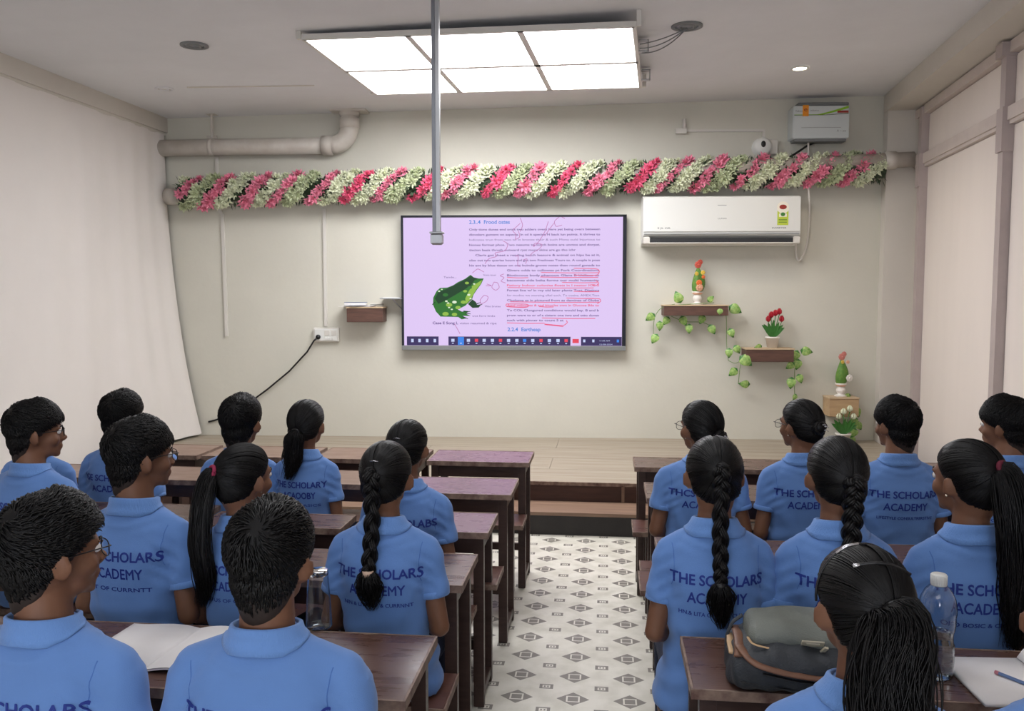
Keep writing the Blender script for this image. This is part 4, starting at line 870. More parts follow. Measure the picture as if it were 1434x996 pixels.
def pony(r, path, width, n=90, wave=.008, rad=.0042, seg=20, spread=None):
    C = smooth_path(path, seg); k = len(C); T = np.gradient(C, axis=0); T /= np.linalg.norm(T, axis=1)[:, None]
    A = np.cross(T, np.array([0, 1., .01])); A /= np.linalg.norm(A, axis=1)[:, None]; B = np.cross(T, A); n = int(n*3.4)
    if spread is None: spread = np.interp(np.linspace(0, 1, k), [0, .08, .3, .7, 1], [.30, .72, 1, .95, .45])
    P = np.zeros((n, k, 3)); rho = np.sqrt(r.uniform(0, 1, n)); ph = r.uniform(0, 2*PI, n); w1 = r.uniform(3, 9, n); p1 = r.uniform(0, 6.28, n); tt = np.linspace(0, 1, k)
    ln = r.uniform(.78, 1.04, n); cl = r.integers(0, 14, n); cw = r.uniform(5, 11, 14); cp = r.uniform(0, 6.28, 14)
    for i in range(n):
        ox = rho[i]*math.cos(ph[i])*width*spread+wave*(.35*np.sin(w1[i]*tt+p1[i])+.8*np.sin(cw[cl[i]]*tt+cp[cl[i]]))*tt**.5; oy = .62*rho[i]*math.sin(ph[i])*width*spread+wave*.7*np.sin(w1[i]*1.1*tt+p1[i]*2)*tt**.5
        s = tt*ln[i]*(k-1); s = np.clip(s, 0, k-1.001); i0 = s.astype(int); f = (s-i0)[:, None]
        Cc = C[i0]*(1-f)+C[i0+1]*f; P[i] = Cc+A*ox[:, None]+B*oy[:, None]
    R = rad*.46*np.interp(tt, [0, .7, 1], [1, 1, .15])
    O = P.reshape(-1, 3).mean(0)
    V, F_ = ribbons(P-O, R, 3); return V+O, F_
def braid(path, width, turns, tail=.10, r=None, seg=90):
    C = smooth_path(path, seg); k = len(C); T = np.gradient(C, axis=0); T /= np.linalg.norm(T, axis=1)[:, None]
    A = np.cross(T, np.array([0, 1., .01])); A /= np.linalg.norm(A, axis=1)[:, None]; B = np.cross(T, A); tt = np.linspace(0, 1, k)
    w_ = width*np.interp(tt, [0, .1, .6, 1], [.85, 1, .9, .6]); P = []; ns = 7
    for s in range(3):
        p = 2*PI*turns*tt+s*2*PI/3; cx_ = np.sin(p)*w_*.52; cy_ = np.sin(2*p)*w_*.30
        base = C+A*cx_[:, None]+B*cy_[:, None]; tb = np.gradient(base, axis=0); tb /= np.linalg.norm(tb, axis=1)[:, None]; a_ = np.cross(tb, B); a_ /= np.linalg.norm(a_, axis=1)[:, None]; b_ = np.cross(tb, a_)
        for q in range(ns):
            an = 2*PI*q/ns+s+tt*6; P.append(base+a_*(np.cos(an)*w_*.27)[:, None]+b_*(np.sin(an)*w_*.20)[:, None])
        P.append(base)
    P = np.array(P); O = P.reshape(-1, 3).mean(0); R = np.concatenate([np.tile(w_*.15, (1, 1))]*len(P)).copy(); R[7::8] = w_*.27
    V, F_ = ribbons(P-O, R, 6); return V+O, F_
def torso_rings(wf):
    def ring(z, a, b, cy, e=2.4, n=28):
        out = []
        for j in range(n):
            q = 2*PI*j/n; c, s_ = math.cos(q), math.sin(q); out.append((a*wf*math.copysign(abs(c)**(2/e), c), cy+b*math.copysign(abs(s_)**(2/e), s_), z))
        return out
    return ring
def person(label, px, ytop, Y, yaw=0, girl=False, hair='short', wf=1.0, byaw=0, lines=None, tie=(1.35, 0), skin=m_skinA, near=False, glasses=False, opts={}, seed=0, lean=0, pitch=0.0, group='students in blue polo shirts on the benches', hs=1.0, dx=0):
    r = np.random.default_rng(100+seed)
    yaw, byaw, pitch = math.radians(yaw), math.radians(byaw), math.radians(pitch)
    Pt = atY(px, ytop, Y); tl_ = 1.306 if girl else 1.314; s = Pt[2]/(1.178+(tl_-1.178)*hs); ry = Y-.01*s
    rt_ = thing('person', label, 'person', (Pt[0]+dx, ry, .452*(1-s)), byaw, group); rt_.scale = (s, s, s)
    RH = Rz(yaw-byaw)@Rx(pitch)*hs; hc = HC+np.array([lean*.6, 0, 0])
    HM = np.eye(4); HM[:3, :3] = RH; HM[:3, 3] = hc
    def hx(V): return np.asarray(V)@RH.T+hc
    ring = torso_rings(wf); g = girl
    wa = .128 if g else .148; ch = .158 if g else .168; hp = .168 if g else .165
    lift = 0
    # ---- body
    b = MB()
    hb = MB()
    hb.ball((0, -.012, .026), (.073, .094, .086), 0, 24, 16); hb.ball((0, .030, .018), (.061, .062, .064), 0, 20, 12); hb.ball((0, .035, -.03), (.056, .055, .06), 0, 20, 12)
    hb.ball((0, -.030, -.028), (.0665, .0695, .0655), 0, 20, 12); hb.ball((0, -.032, -.062), (.0585, .0595, .0575), 0, 20, 12); hb.ball((0, .035, -.068), (.047, .05, .034), 0, 16, 10); hb.ball((0, .070, -.090), (.022, .018, .016), 0, 12, 8)
    hb.capsule((0, .086, .004), (0, .104, -.028), .008, .012, 8); hb.ball((.011, .096, -.031), (.009, .010, .008), 0, 8, 6); hb.ball((-.011, .096, -.031), (.009, .010, .008), 0, 8, 6)
    hb.ball((0, .088, -.056), (.022, .011, .006), 0, 10, 6); hb.ball((0, .086, -.067), (.019, .011, .007), 0, 10, 6)
    for sgn in (-1, 1):
        hb.ball((sgn*.030, .079, .020), (.022, .012, .007), 0, 10, 6); hb.ball((sgn*.038, .058, -.028), (.024, .026, .026), 0, 10, 8)
        Re = Matrix.Rotation(sgn*-.70, 3, 'Z')@Matrix.Rotation(.15, 3, 'X')
        hb.ball((sgn*.083, -.009, -.008), (.0080, .022, .033), 0, 12, 8, R=Re); hb.ball((sgn*.073, -.002, -.034), (.0075, .010, .012), 0, 8, 6)
    hb.V = [hx(v) for v in hb.V]; b.add(hb.verts(), hb.F)
    nb = hc+RH@np.array([0, -.022, -.05]); nr = .048 if g else .055
    b.capsule(nb, (lean*.3, -.022, 1.02), nr, nr+.006, 16)
    b.loft([ring(z, a*.9, d*.85, c) for z, a, d, c in ((.47, hp, .115, 0), (.62, wa, .10, 0), (.78, ch*.94, .099, 0), (.90, ch, .099, -.004), (.95, ch*.85, .090, -.010), (.985, .10, .070, -.014), (1.03, .06, .055, -.018))])
    az_ = (1 if not g else .95)*wf
    for sgn in (-1, 1):
        sh = np.array([sgn*.150*az_, -.010, .925]); el = np.array([sgn*(.200*az_), -.03, .685]); wr_ = np.array([sgn*.12, .11, .628]); pm = np.array([sgn*.075, .165, .622])
        b.capsule(sh, el, .040*az_, .036*az_, 12); b.capsule(el, wr_, .037*az_, .024, 12); b.capsule(wr_, pm, .024, .026, 10); b.ball(pm, (.036, .032, .014), 0, 12, 8)
        b.capsule((sgn*.075, .02, .535), (sgn*.10, .36, .52), .068, .050, 12); b.capsule((sgn*.10, .37, .50), (sgn*.10, .37, .10), .046, .032, 12); b.capsule((sgn*.10, .34, .06), (sgn*.11, .46, .04), .030, .026, 10)
    me = fuse(b, .0095 if not near else .0085, 3, .4)
    # fingers, joined into the same body mesh
    f = MB()
    for sgn in (-1, 1):
        pm = np.array([sgn*.075, .165, .622])
        for k in range(4):
            L = (.026, .032, .030, .024)[k]; off = (k-1.5)*.017; dr = np.array([-sgn*.55, .83, 0]); sd = np.array([sgn*.83, .55, 0]); p0 = pm+sd*(-off)*1.0+dr*.022
            f.tube([p0, p0+dr*L, p0+dr*(L*1.7)+(0, 0, -.012), p0+dr*(L*2.0)+(0, 0, -.030)], [.0085, .008, .0072, .005], 7)
        f.tube([pm+(-sgn*.02, -.015, .004), pm+(-sgn*.045, .012, .004), pm+(-sgn*.052, .038, -.002)], [.010, .009, .006], 7)
    bm = bmesh.new(); bm.from_mesh(me); tmp = mesh_from('t', f.verts(), f.F, []); bm.from_mesh(tmp); bm.to_mesh(me); bm.free(); bpy.data.meshes.remove(tmp)
    me.polygons.foreach_set('use_smooth', np.ones(len(me.polygons), dtype=bool)); me.materials.clear(); me.materials.append(skin); me.name = 'body'; body = link('body', me, rt_)
    # ---- shirt
    b = MB()
    b.loft([ring(z, a, d, c) for z, a, d, c in ((.462, hp+.018, .135, -.005), (.50, hp+.022, .138, -.005), (.56, hp+.004, .128, -.004), (.64, wa+.018, .118, -.002), (.74, wa+.022, .120, 0), (.84, ch+.008, .124, -.004), (.90, ch+.006, .120, -.008), (.945, ch-.004, .099, -.012), (.98, .135, .090, -.016), (1.01, .095, .074, -.018), (1.035, .066, .064, -.020), (1.045, .058, .060, -.020))])
    for sgn in (-1, 1):
        b.capsule((sgn*.045*wf, -.022, 1.004), (sgn*.150*az_, -.012, .942), .040, .052*az_, 14)
        sh = np.array([sgn*.156*az_, -.010, .935]); el = np.array([sgn*.200*az_, -.03, .685]); d = (el-sh)/np.linalg.norm(el-sh); e2 = sh+d*(.150 if g else .165)
        n = 16; a_, c_ = basis(d); rr = [.045, .056, .057, .055, .0565, .058]; tt_ = [-.02, .02, .06, .10, .14, None]; rings = []
        L = np.linalg.norm(e2-sh)
        for k, q in enumerate((-.03, .0, .3, .6, .9, 1.0)):
            p = sh+d*L*q; R_ = rr[k]*az_*(1.0 if not g else .96); rings.append([p+R_*(math.cos(2*PI*j/n)*a_+math.sin(2*PI*j/n)*c_) for j in range(n)])
        b.loft(rings)
    me = fuse(b, .0105, 4, .45)
    V, N = mesh_np(me); x, y, z = V[:, 0], V[:, 1], V[:, 2]
    # soft cloth folds: drag lines from the armpits, gathers over the waist, creases under the collar
    o1, o2, o3 = r.uniform(0, 6, 3); ax = np.abs(x)
    arm = np.exp(-((ax-.15)**2/.0016+(z-.87)**2/.006)); dsp = -.0035*arm*(1+np.sin((z*1.2+ax*.8)*120+o1))
    wst = np.exp(-((z-.60)**2)/.010); dsp += .0050*wst*np.sin(z*75+9*x*np.sign(x)+2.5*np.sin(x*14+o2)+o3)*(.4+.6*np.clip(ax/.12, 0, 1))
    dsp += .0026*np.sin(z*38-ax*60+o1+2*np.sin(x*9+o2))*np.clip((.93-z)/.1, 0, 1)*np.clip((ax-.03)/.1, 0, 1)
    dsp += .0016*np.sin(z*160+2*np.cos(x*25))*np.exp(-((z-.985)**2)/.0006)*(ax < .12)
    dsp += .003*np.sin(x*22+o2+3*z)*np.clip((.80-z)/.25, 0, 1)
    V2 = V+N*(dsp*1.5)[:, None]; me.vertices.foreach_set('co', V2.ravel()); me.update(); me.materials.clear(); me.materials.append(m_shirt); me.name = 'polo_shirt'
    shirt = link('polo_shirt', me, rt_)
    bvh = BVHTree.FromPolygons([tuple(v) for v in V2], [tuple(p.vertices) for p in me.polygons])
    def back(x_, z_, off=.0015):
        h = bvh.ray_cast(Vector((x_, -1, z_)), Vector((0, 1, 0))); return (h[0]-Vector((0, off, 0))) if h[0] is not None else Vector((x_, -.11, z_))
    # lettering printed on the back
    lines = lines or ('THE SCHOLARS', 'ACADEMY', 'HN.& LITA OF BASIC CURRNT'); tb = MB()
    for (tx_, hw, zb, h, bold) in ((lines[0], .146, .872, .031, .007), (lines[1], .094 if len(lines[1]) < 8 else .11, .816, .033, .007), (lines[2], .118, .775, .0125, .004)):
        if not tx_: continue
        TV, TF = glyphs(tx_, bold); bm = bmesh.new(); vs = [bm.verts.new((-hw*wf+u*2*hw*wf, 0, zb+v*h)) for u, v in TV]
        for q in TF:
            try: bm.faces.new([vs[i] for i in q])
            except Exception: pass
        bmesh.ops.triangulate(bm, faces=bm.faces)
        for _ in range(2):
            ed = [e for e in bm.edges if e.calc_length() > .011]
            if ed: bmesh.ops.subdivide_edges(bm, edges=ed, cuts=1); bmesh.ops.triangulate(bm, faces=bm.faces)
        bm.verts.index_update(); VV = [back(v.co.x, v.co.z) for v in bm.verts]; FI = [[v.index for v in q.verts] for q in bm.faces]; bw = .0009 if h > .02 else .0003
        for ox_, oz_ in ((-bw, 0), (bw, 0), (0, bw), (0, -bw)): tb.add([(v.x+ox_, v.y-abs(oz_)*.1, v.z+oz_) for v in VV], FI)
        bm.free()
    if tb.n: tb.build('back_print', m_ink, rt_, kind='stuff')
    # seams
    for sgn in (-1, 1):
        sb = MB(); Q = smooth_path([(sgn*xx*az_, 0, zz_) for xx, zz_ in ((.146, .978), (.143, .965), (.140, .94), (.140, .91), (.142, .88), (.148, .855))], 26); sb.tube([tuple(back(q_[0], q_[2], -.0002)) for q_ in Q], .0013, 6); sb.build('shoulder_seam', m_seam, rt_)
    # collar: stand + folded leaf
    nC = 36; az = np.linspace(-PI*.86, PI*.86, nC); G = []
    for a in az:
        fr = abs(a)/PI; dx_, dy = math.sin(a), -math.cos(a); pts = []
        rin = nr+.010; ro = .092 if fr < .5 else .092-.02*(fr-.5)*2
        top = 1.068-.030*fr**1.5; cen = np.array([lean*.3, -.022, 0])
        for (rad_, zz_) in ((rin, 1.02), (rin+.001, top-.004), (rin+.005, top), (rin+.011, top-.004)): pts.append(cen+np.array([dx_*rad_, dy*rad_*1.02, zz_]))
        for q in (.35, .7, 1.0):
            rad_ = rin+.011+(ro-rin-.011)*q; p = cen+np.array([dx_*rad_*1.03, dy*rad_*(.86 if q < 1 else .90), 0]); h = bvh.ray_cast(Vector((p[0], p[1], 1.3)), Vector((0, 0, -1)))
            zs = h[0].z if h[0] is not None else 1.0; zline = (top-.004)+(1.018-.012*fr*2-top)*q; p[2] = max(zs+.005, zline); 
            
            pts.append(p)
        e = pts[-1].copy(); e[2] -= .002; e[0] *= .96; e[1] = e[1]*.96; pts.append(e); G.append(pts)
    o = MB().grid(np.array(G)[:, ::-1]).build('collar', m_collar, rt_, True)
    sm = o.modifiers.new('s', 'SOLIDIFY'); sm.thickness = .0035; sm.offset = -1
    # sleeve hems
    for sgn in (-1, 1):
        hb = MB(); sh = np.array([sgn*.156*az_, -.010, .935]); el = np.array([sgn*.200*az_, -.03, .685]); d = (el-sh)/np.linalg.norm(el-sh); e2 = sh+d*(.150 if g else .165); R_ = .0555*az_*(1.0 if not g else .96)
        hb.tube([e2-d*.020, e2-d*.018, e2-d*.002, e2+d*.001], [R_*.97, R_*1.005, R_*1.01, R_*.95], 24, 0, True); hb.build('sleeve_hem', m_collar, rt_, True)
    # trousers and shoes
    b = MB(); b.loft([ring(z, a, d, 0) for z, a, d in ((.455, hp+.0, .125), (.50, hp+.008, .130), (.56, hp-.01, .118), (.60, wa, .10))])
    for sgn in (-1, 1):
        b.capsule((sgn*.078, .03, .530), (sgn*.10, .37, .520), .078, .062, 14); b.capsule((sgn*.10, .38, .505), (sgn*.10, .38, .12), .060, .050, 14)
    me = fuse(b, .016, 3); me.materials.append(m_jean); me.name = 'trousers'; link('trousers', me, rt_)
    for sgn in (-1, 1):
        q = MB(); q.loft([[(sgn*.105+w_*math.cos(2*PI*j/12), yc+l*math.sin(2*PI*j/12), zc) for j in range(12)] for (w_, l, yc, zc) in ((.042, .125, .42, .008-.0), (.046, .13, .42, .025), (.042, .12, .41, .05), (.036, .07, .37, .085), (.034, .05, .36, .11))]); q.build('shoe', m_shoe, rt_, True)
    # face details
    for sgn in (-1, 1):
        e = MB().ball((0, 0, 0), .0115, 0, 10, 8); e.V = [hx(v+np.array([sgn*.030, .0800, .004])) for v in e.V]; eo = e.build('eye', m_eye, rt_, True)
        i = MB().ball((0, 0, 0), (.0055, .003, .0055), 0, 8, 6); i.V = [hx(v+np.array([sgn*.030, .0905, .004])) for v in i.V]; i.build('iris', m_iris, eo, True)
        e = MB().tube([hx([sgn*x_, y_, z_]) for x_, y_, z_ in ((.014, .0935, .021), (.030, .0915, .026), (.046, .080, .021))], [.0025, .0032, .0012], 6); e.build('eyebrow', m_haircap, rt_, True)
        if g:
            e = MB().ball(hx([sgn*.0775, .003, -.040]), .0036, 0, 8, 6); e.build('earring', m_gold, rt_, True)
    # ---- hair
    hm = MB(); k = opts.get('k', 1.0); V, F_ = hair_cap(g, k); hm.add(hx(V), F_, 1)
    if not g: V, F_ = fade_cap(); hm.add(hx(V), F_, 2)
    T = dirs(np.array([tie[0]]), np.array([tie[1]]))[0]; Tp = T*(headR(T[None])[0]+.014)
    if not g:
        V, F_ = boy_tufts(r, 6000 if near else 3600, k, opts.get('curl', .3), opts.get('L', .032)); hm.add(hx(V), F_, 0)
    else:
        V, F_ = girl_strands(r, 900 if near else 500, tie); hm.add(hx(V), F_, 0)
        V, F_ = girl_strands(r, 200, (tie[0]-.04, tie[1])); hm.add(hx(V), F_, 0)
    ho = hm.build('hair', [m_hair, m_haircap, m_stub], rt_, True)
    if g:
        t0 = hx(Tp); out = RH@T; end = opts.get('end', (.0, .80)); xe, ze = end; wd = opts.get('w', .028)
        if hair == 'braid':
            yb = lambda x_, z_: back(x_, z_).y-wd*.62
            xm = t0[0]*.6+xe*.4
            path = [t0-out*.004, t0+out*.018+(0, 0, -.008), np.array([t0[0]*.9+xe*.1, min(t0[1]-.012, yb(xe, 1.0)), t0[2]-.07]), (xm, min(yb(xe, 1.0), t0[1]+.01), 1.03), (xe, yb(xe, .93), .93), (xe, yb(xe, .86), .87), (xe, yb(xe, ze+.08), ze+.08)]
            V, F_ = braid(path, wd, opts.get('turns', 4.5), seg=110); q = MB().add(V, F_); bo = q.build('braid', m_hair, rt_, True)
            p1 = np.array(path[-1]); tl = opts.get('tail', .12); path = [p1+(0, 0, .01), p1+(0, -.002, -.02), (xe+.004, yb(xe, ze+.03)+.004, p1[2]-tl*.5), (xe+.008, yb(xe, ze)+.006, p1[2]-tl)]
            V, F_ = pony(r, path, wd*1.15, 60, .006, .0036, 12, np.interp(np.linspace(0, 1, 12), [0, .15, .5, .8, 1], [.35, .8, 1.25, .95, .3])); MB().add(V, F_).build('braid_tail', m_hair, rt_, True)
            MB().tube([p1+(0, 0, .010), p1+(0, 0, -.008)], wd*.55, 12, 0).build('hair_tie', opts.get('tiem', m_tieB), rt_, True)
            for (dz, w_) in opts.get('clips', [(.035, .014), (-.002, .02)]):
                dd = dirs(np.array([tie[0]-dz*10*.9]), np.array([tie[1]]))[0]; c = hx(dd*(headR(dd[None])[0]+.0175)); rx_ = RH[:, 0]
                MB().tube([c-rx_*w_, c+(0, -.004, .003), c+rx_*w_], .0018, 5).build('hair_clip', m_clip, rt_, True)
        elif hair == 'pony':
            L = opts.get('path'); 
            yb = lambda x_, z_: back(x_, z_).y-wd*.70
            path = [t0-out*.010, t0+out*.020+(0, 0, -.012)]+[np.array([a, min(c if c is not None else 9, yb(a, min(bz, 1.0)) if bz < 1.03 else 9), bz]) for a, c, bz in L]
            V, F_ = pony(r, path, wd, opts.get('n', 110), opts.get('wave', .009), opts.get('rad', .0042), 24); MB().add(V, F_).build('ponytail', m_hair, rt_, True)
            if opts.get('core', True):
                C = smooth_path(path, 14); MB().tube(C, wd*np.interp(np.linspace(0, 1, 14), [0, .08, .3, .7, .9, 1], [.4, .72, .93, .84, .4, .05]), 10, flat=.62).build('ponytail_core', m_haircap, rt_, True)
            c = t0+out*.006; a_, b_ = basis(out); P = [c+.019*(math.cos(q)*a_+math.sin(q)*b_) for q in np.linspace(0, 2*PI, 20)]
            MB().tube(P, .0075, 8).build('hair_tie', opts.get('tiem', m_tieM), rt_, True)
        elif hair == 'bun':
            c0_ = t0+out*.006; bb = MB(); bb.ball(c0_, (.032, .026, .032), 0, 14, 10); a_, b_ = basis(out); P = []
            for i in range(60):
                q = i/60*2*PI; tl = r.uniform(-.8, .8, 2); P.append([c0_+out*(.012*math.sin(u*3+i))+(.030+.006*r.uniform(-1, 1))*(math.cos(q+u*1.9)*a_+math.sin(q+u*1.9)*b_*(.9+.1*tl[0]))*(.55+.45*abs(math.cos(u+tl[1]))) for u in np.linspace(0, 1.5, 10)])
            P = np.array(P); V, F_ = ribbons(P-c0_, np.array([.004]*9+[.001]), 4); bb.add(V+c0_, F_); bb.build('hair_bun', m_hair, rt_, True)
            for q in (-.6, .5, 1.3): 
                p = c0_+out*.03+(a_*math.cos(q)+b_*math.sin(q))*.016; MB().tube([p-b_*.008+a_*.012, p+out*.006, p+a_*-.012], .0016, 5).build('hair_pin', m_clip, rt_, True)
        if opts.get('headband'):
            P = []
            for q in np.linspace(-1.5, 1.5, 24):
                d = dirs(np.array([abs(q)*.95+.001]), np.array([math.copysign(PI/2+.18, q)]))[0]; P.append(hx(d*(headR(d[None])[0]+.0165)))
            MB().tube(P, .0028, 6).build('hair_band', m_black, rt_, True)
            MB().tube([P[8], (np.array(P[9])+np.array(P[10]))/2+(0, 0, .003), P[11]], .0034, 6).build('hair_clip', m_clip, rt_, True)
            d1 = dirs(np.array([.62, .55, .62, .8]), np.array([-.75, -.2, .3, .75])); P = [hx(d_*(headR(d_[None])[0]+.018)) for d_ in d1]
            MB().tube(smooth_path(P, 12), .0035, 6).build('hair_grip', m_black, rt_, True); MB().tube([P[0], P[0]*.7+P[1]*.3], .0042, 6).build('hair_clip', m_clip, rt_, True)
    if glasses:
        q = MB()
        for sgn in (-1, 1):
            P = [hx([sgn*.033+.024*math.copysign(abs(math.cos(u))**.7, math.cos(u)), .099, .002+.019*math.copysign(abs(math.sin(u))**.7, math.sin(u))]) for u in np.linspace(0, 2*PI, 22)]; q.tube(P, .0014, 6)
            q.tube([hx([sgn*.057, .099, .012]), hx([sgn*.066, .100, .012]), hx([sgn*.080, .030, .010]), hx([sgn*.084, .0, .008]), hx([sgn*.080, -.022, -.010])], .0016, 6)
        q.tube([hx([-.010, .099, .006]), hx([0, .105, .009]), hx([.010, .099, .006])], .0014, 6); go = q.build('glasses', m_gframe, rt_, True)
        for sgn in (-1, 1):
            l = MB(); l.disc((0, 0, 0), .021, (0, 1, 0), 16); l.V = [hx(v*np.array([1.1, 1, .88])+np.array([sgn*.033, .099, .002])) for v in l.V]; l.build('lens', m_lens, go)
    return rt_
# ---- last row (nearest)
person('boy with thick curly hair and spectacles in the last row, at the bottom left corner', 82, 700, 1.69, -38, False, near=True, glasses=True, wf=1.08, byaw=-6, lines=('THE SCHOLARS', 'ACADEMY', ''), opts=dict(k=1.15, curl=1.2, L=.034), seed=1, skin=m_skinA, dx=-.02)
person('straight haired boy seen squarely from behind in the last row, beside the clear bottle', 372, 709, 1.70, -5, False, near=True, wf=1.07, byaw=0, lines=('THE SCHOLARS', 'ACADEMY', ''), opts=dict(k=1.0, curl=.3), seed=2, dx=.01)
person('girl with black hair band and long wavy ponytail, nearest beside the backpack', 1208, 781, 1.61, 14, True, 'pony', near=True, wf=1.0, lines=('', '', ''), tie=(1.30, -.02), skin=m_skinA,
       opts=dict(headband=True, w=.062, n=300, wave=.030, rad=.0036, tiem=m_black, path=[(.0, -.155, 1.11), (.002, -.185, 1.00), (.01, None, .90), (.01, None, .78)]), seed=3)
person('student at the bottom right corner, only a blue shoulder showing', 1512, 785, 1.57, -4, True, 'braid', wf=1.05, tie=(1.4, 0), opts=dict(end=(0, .86)), lines=('', '', ''), seed=4)
# ---- fourth row
person('boy with round spectacles, left of the girl with the pink hair tie', 194, 583, 2.635, -42, False, near=True, glasses=True, wf=.97, byaw=-8, lines=('THE SCHOLARS', 'ACADEMY', 'NIT OF CURRNTT'), opts=dict(k=.9), seed=5)
person('girl with a pink hair tie and a ponytail falling to the left', 342, 636, 2.635, -26, True, 'pony', near=True, wf=0.90, byaw=-4, tie=(1.25, -.25), lines=('THE SCHOLARS', 'ACADEMY', 'VO1US OF CENTRE'),
       opts=dict(w=.036, n=130, wave=.011, tiem=m_tieP, path=[(-.085, -.14, 1.08), (-.09, -.15, .98), (-.075, None, .88), (-.075, None, .82), (-.12, None, .745)]), seed=6)
person('girl with one thick braid down her back, left of the aisle', 541, 629, 2.635, -4, True, 'braid', near=True, byaw=-2, tie=(1.28, -.06), lines=('THE SCHOLARS', 'ACADEMY', 'NIN & LITA OF  & CURRNNT'), opts=dict(end=(-.018, .815), w=.034, turns=3.6, tail=.125), seed=7)
person('girl with one thick braid hanging straight down her back, right of the aisle', 1003, 614, 2.635, 3, True, 'braid', near=True, wf=0.94, tie=(1.22, 0), lines=('THE SCHOLARS', 'ACADEMY', 'HN.& LITA OF BASIC CURRNT'), opts=dict(end=(.006, .80), w=.031, turns=4.2, tail=.135, tiem=m_black, clips=[(.0, .014)]), seed=8, dx=-.005)
person('girl with a thick high braid, between the braided girl and the maroon tied girl', 1172, 613, 2.635, 9, True, 'braid', near=True, wf=0.92, byaw=3, tie=(1.45, .0), lines=('THE SCHOLARS', 'ACADEMY', ''), opts=dict(end=(.004, .84), w=.036, turns=4.4, tail=.10, tiem=m_black, clips=[]), seed=9)
person('girl with a maroon tie around a long loose ponytail, right edge of the fourth row', 1356, 618, 2.635, 30, True, 'pony', near=True, wf=0.94, byaw=6, tie=(1.12, .0), lines=('THE SCHOLARS', 'ACADEMY', 'OIO BOSIC & CENTRE'),
       opts=dict(w=.048, n=170, wave=.016, path=[(.055, -.16, 1.10), (.065, -.16, 1.0), (.07, None, .90), (.072, None, .82), (.07, None, .72)]), seed=10)
# ---- third row
person('boy with spectacles at the far left edge, before the white curtain', 54, 567, 3.245, -52, False, near=True, glasses=True, wf=1.08, byaw=-12, lines=('THE SCHOLARS', 'ACADOC', ''), opts=dict(k=1.0), seed=11, hs=1.05, dx=-.02)
person('girl partly hidden behind the braided girl left of the aisle', 571, 601, 3.245, -10, True, 'braid', byaw=-3, tie=(1.4, 0), lines=('THE SCHOLABS', 'ACADEMY', ''), opts=dict(end=(-.03, .86), w=.028), seed=12, dx=.0)
# ---- second row
person('girl with a low curly ponytail in the second row left of the aisle', 421, 573, 3.86, -8, True, 'pony', byaw=-2, wf=.92, tie=(1.75, .0), lines=('THE SCHOLARY', 'ACAOOBY', 'HN OF BASICS'), opts=dict(w=.048, n=120, wave=.014, tiem=m_black, path=[(-.02, -.13, 1.06), (-.03, -.14, 1.0), (-.05, None, .92)]), seed=13, dx=.03, hs=1.07)
person('boy with bushy hair in the second row behind the pink tied girl', 337, 568, 3.86, -4, False, near=True, wf=1.02, lines=('FTE SCHOLARS', 'T BADEMY', ''), opts=dict(k=1.1), seed=14, hs=1.14)
person('boy partly hidden behind the round spectacled boy, second row', 170, 558, 3.86, -12, False, wf=1.05, byaw=-4, lines=('IGE SCHOLARS', 'ACADOC', ''), opts=dict(k=1.05), seed=15, hs=1.07)
person('student almost hidden behind the far left boy, only blue shoulders showing', 54, 592, 3.86, -14, False, wf=1.05, lines=('THE SCHOLARS', 'ACADEMY', ''), seed=16)
person('girl with a small low knot, second row, first right of the aisle', 988, 572, 3.86, 32, True, 'bun', byaw=5, wf=1.12, tie=(1.75, .1), glasses=True, lines=('THCSCHOLARS', 'ACADEMY', ''), opts=dict(), seed=17, dx=-.02, hs=1.1)
person('girl with spectacles and a pinned bun in the second row, before the tan shelf', 1122, 567, 3.86, 38, True, 'bun', byaw=8, tie=(1.50, -.15), glasses=True, lines=('THE SCHOLARS', 'ACADEMY', ''), seed=18)
person('short haired boy in the second row, sitting before the white pillar', 1257, 562, 3.86, 26, False, near=True, byaw=4, wf=1.02, lines=('THE SCHOLARS', 'ACADEMY', 'LIFESTYLE CONSULTRERSTIVE'), seed=19, opts=dict(k=.9))
person('boy with brushed up fringe in the second row at the right edge', 1410, 562, 3.86, 44, False, near=True, byaw=8, lines=('THE SCHOLARS', 'ARCADEMY', 'CENTRE & CULTURE'), seed=20, opts=dict(k=1.1))
# ------------------------------------------------------------------ things on the desks
TOPZ = .7465
def open_book(loc, rz, w_, d, label, right_roll=True, left_only=False):
    t = thing('open_notebook', label, 'notebook', loc, rz)
    n = 14
    def page(s, wave, th_, name, m=m_paper, z0=0):
        G = []
        for i in range(n):
            u = i/(n-1); x_ = s*u*w_; z_ = wave(u); G.append([(x_, -d/2, z_+z0), (x_, d/2, z_+z0)])
        b = MB(); A = np.array(G); Lw = A.copy(); Lw[..., 2] = np.maximum(.0005, Lw[..., 2]-th_); 
        V = np.concatenate([A.reshape(-1, 3), Lw.reshape(-1, 3)]); k = 2*n; Fc = []
        for i in range(n-1):
            a = 2*i; q = [a, a+1, a+3, a+2]; q = q if s < 0 else q[::-1]; Fc.append(tuple(q)); Fc.append(tuple(v+k for v in q[::-1])); Fc.append((a, a+2, a+2+k, a+k)); Fc.append((a+1, a+1+k, a+3+k, a+3))
        Fc += [(0, k, k+1, 1), (2*n-2, 2*n-1, k+2*n-1, k+2*n-2)]; b.add(V, Fc); return b.build(name, m, t, True)
    return t, page
t, page = open_book((atZ(265, 892, TOPZ)[0], 2.16, TOPZ), -.10, .21, .28, 'open notebook with blank white pages between the two boys of the last row')
page(-1, lambda u: .006+.012*math.sin(PI*min(1, u*1.15))*(1-u), .006, 'left_pages'); page(1, lambda u: .006+.016*math.sin(PI*min(1, u*1.1))*(1-u*.6), .006, 'right_pages')
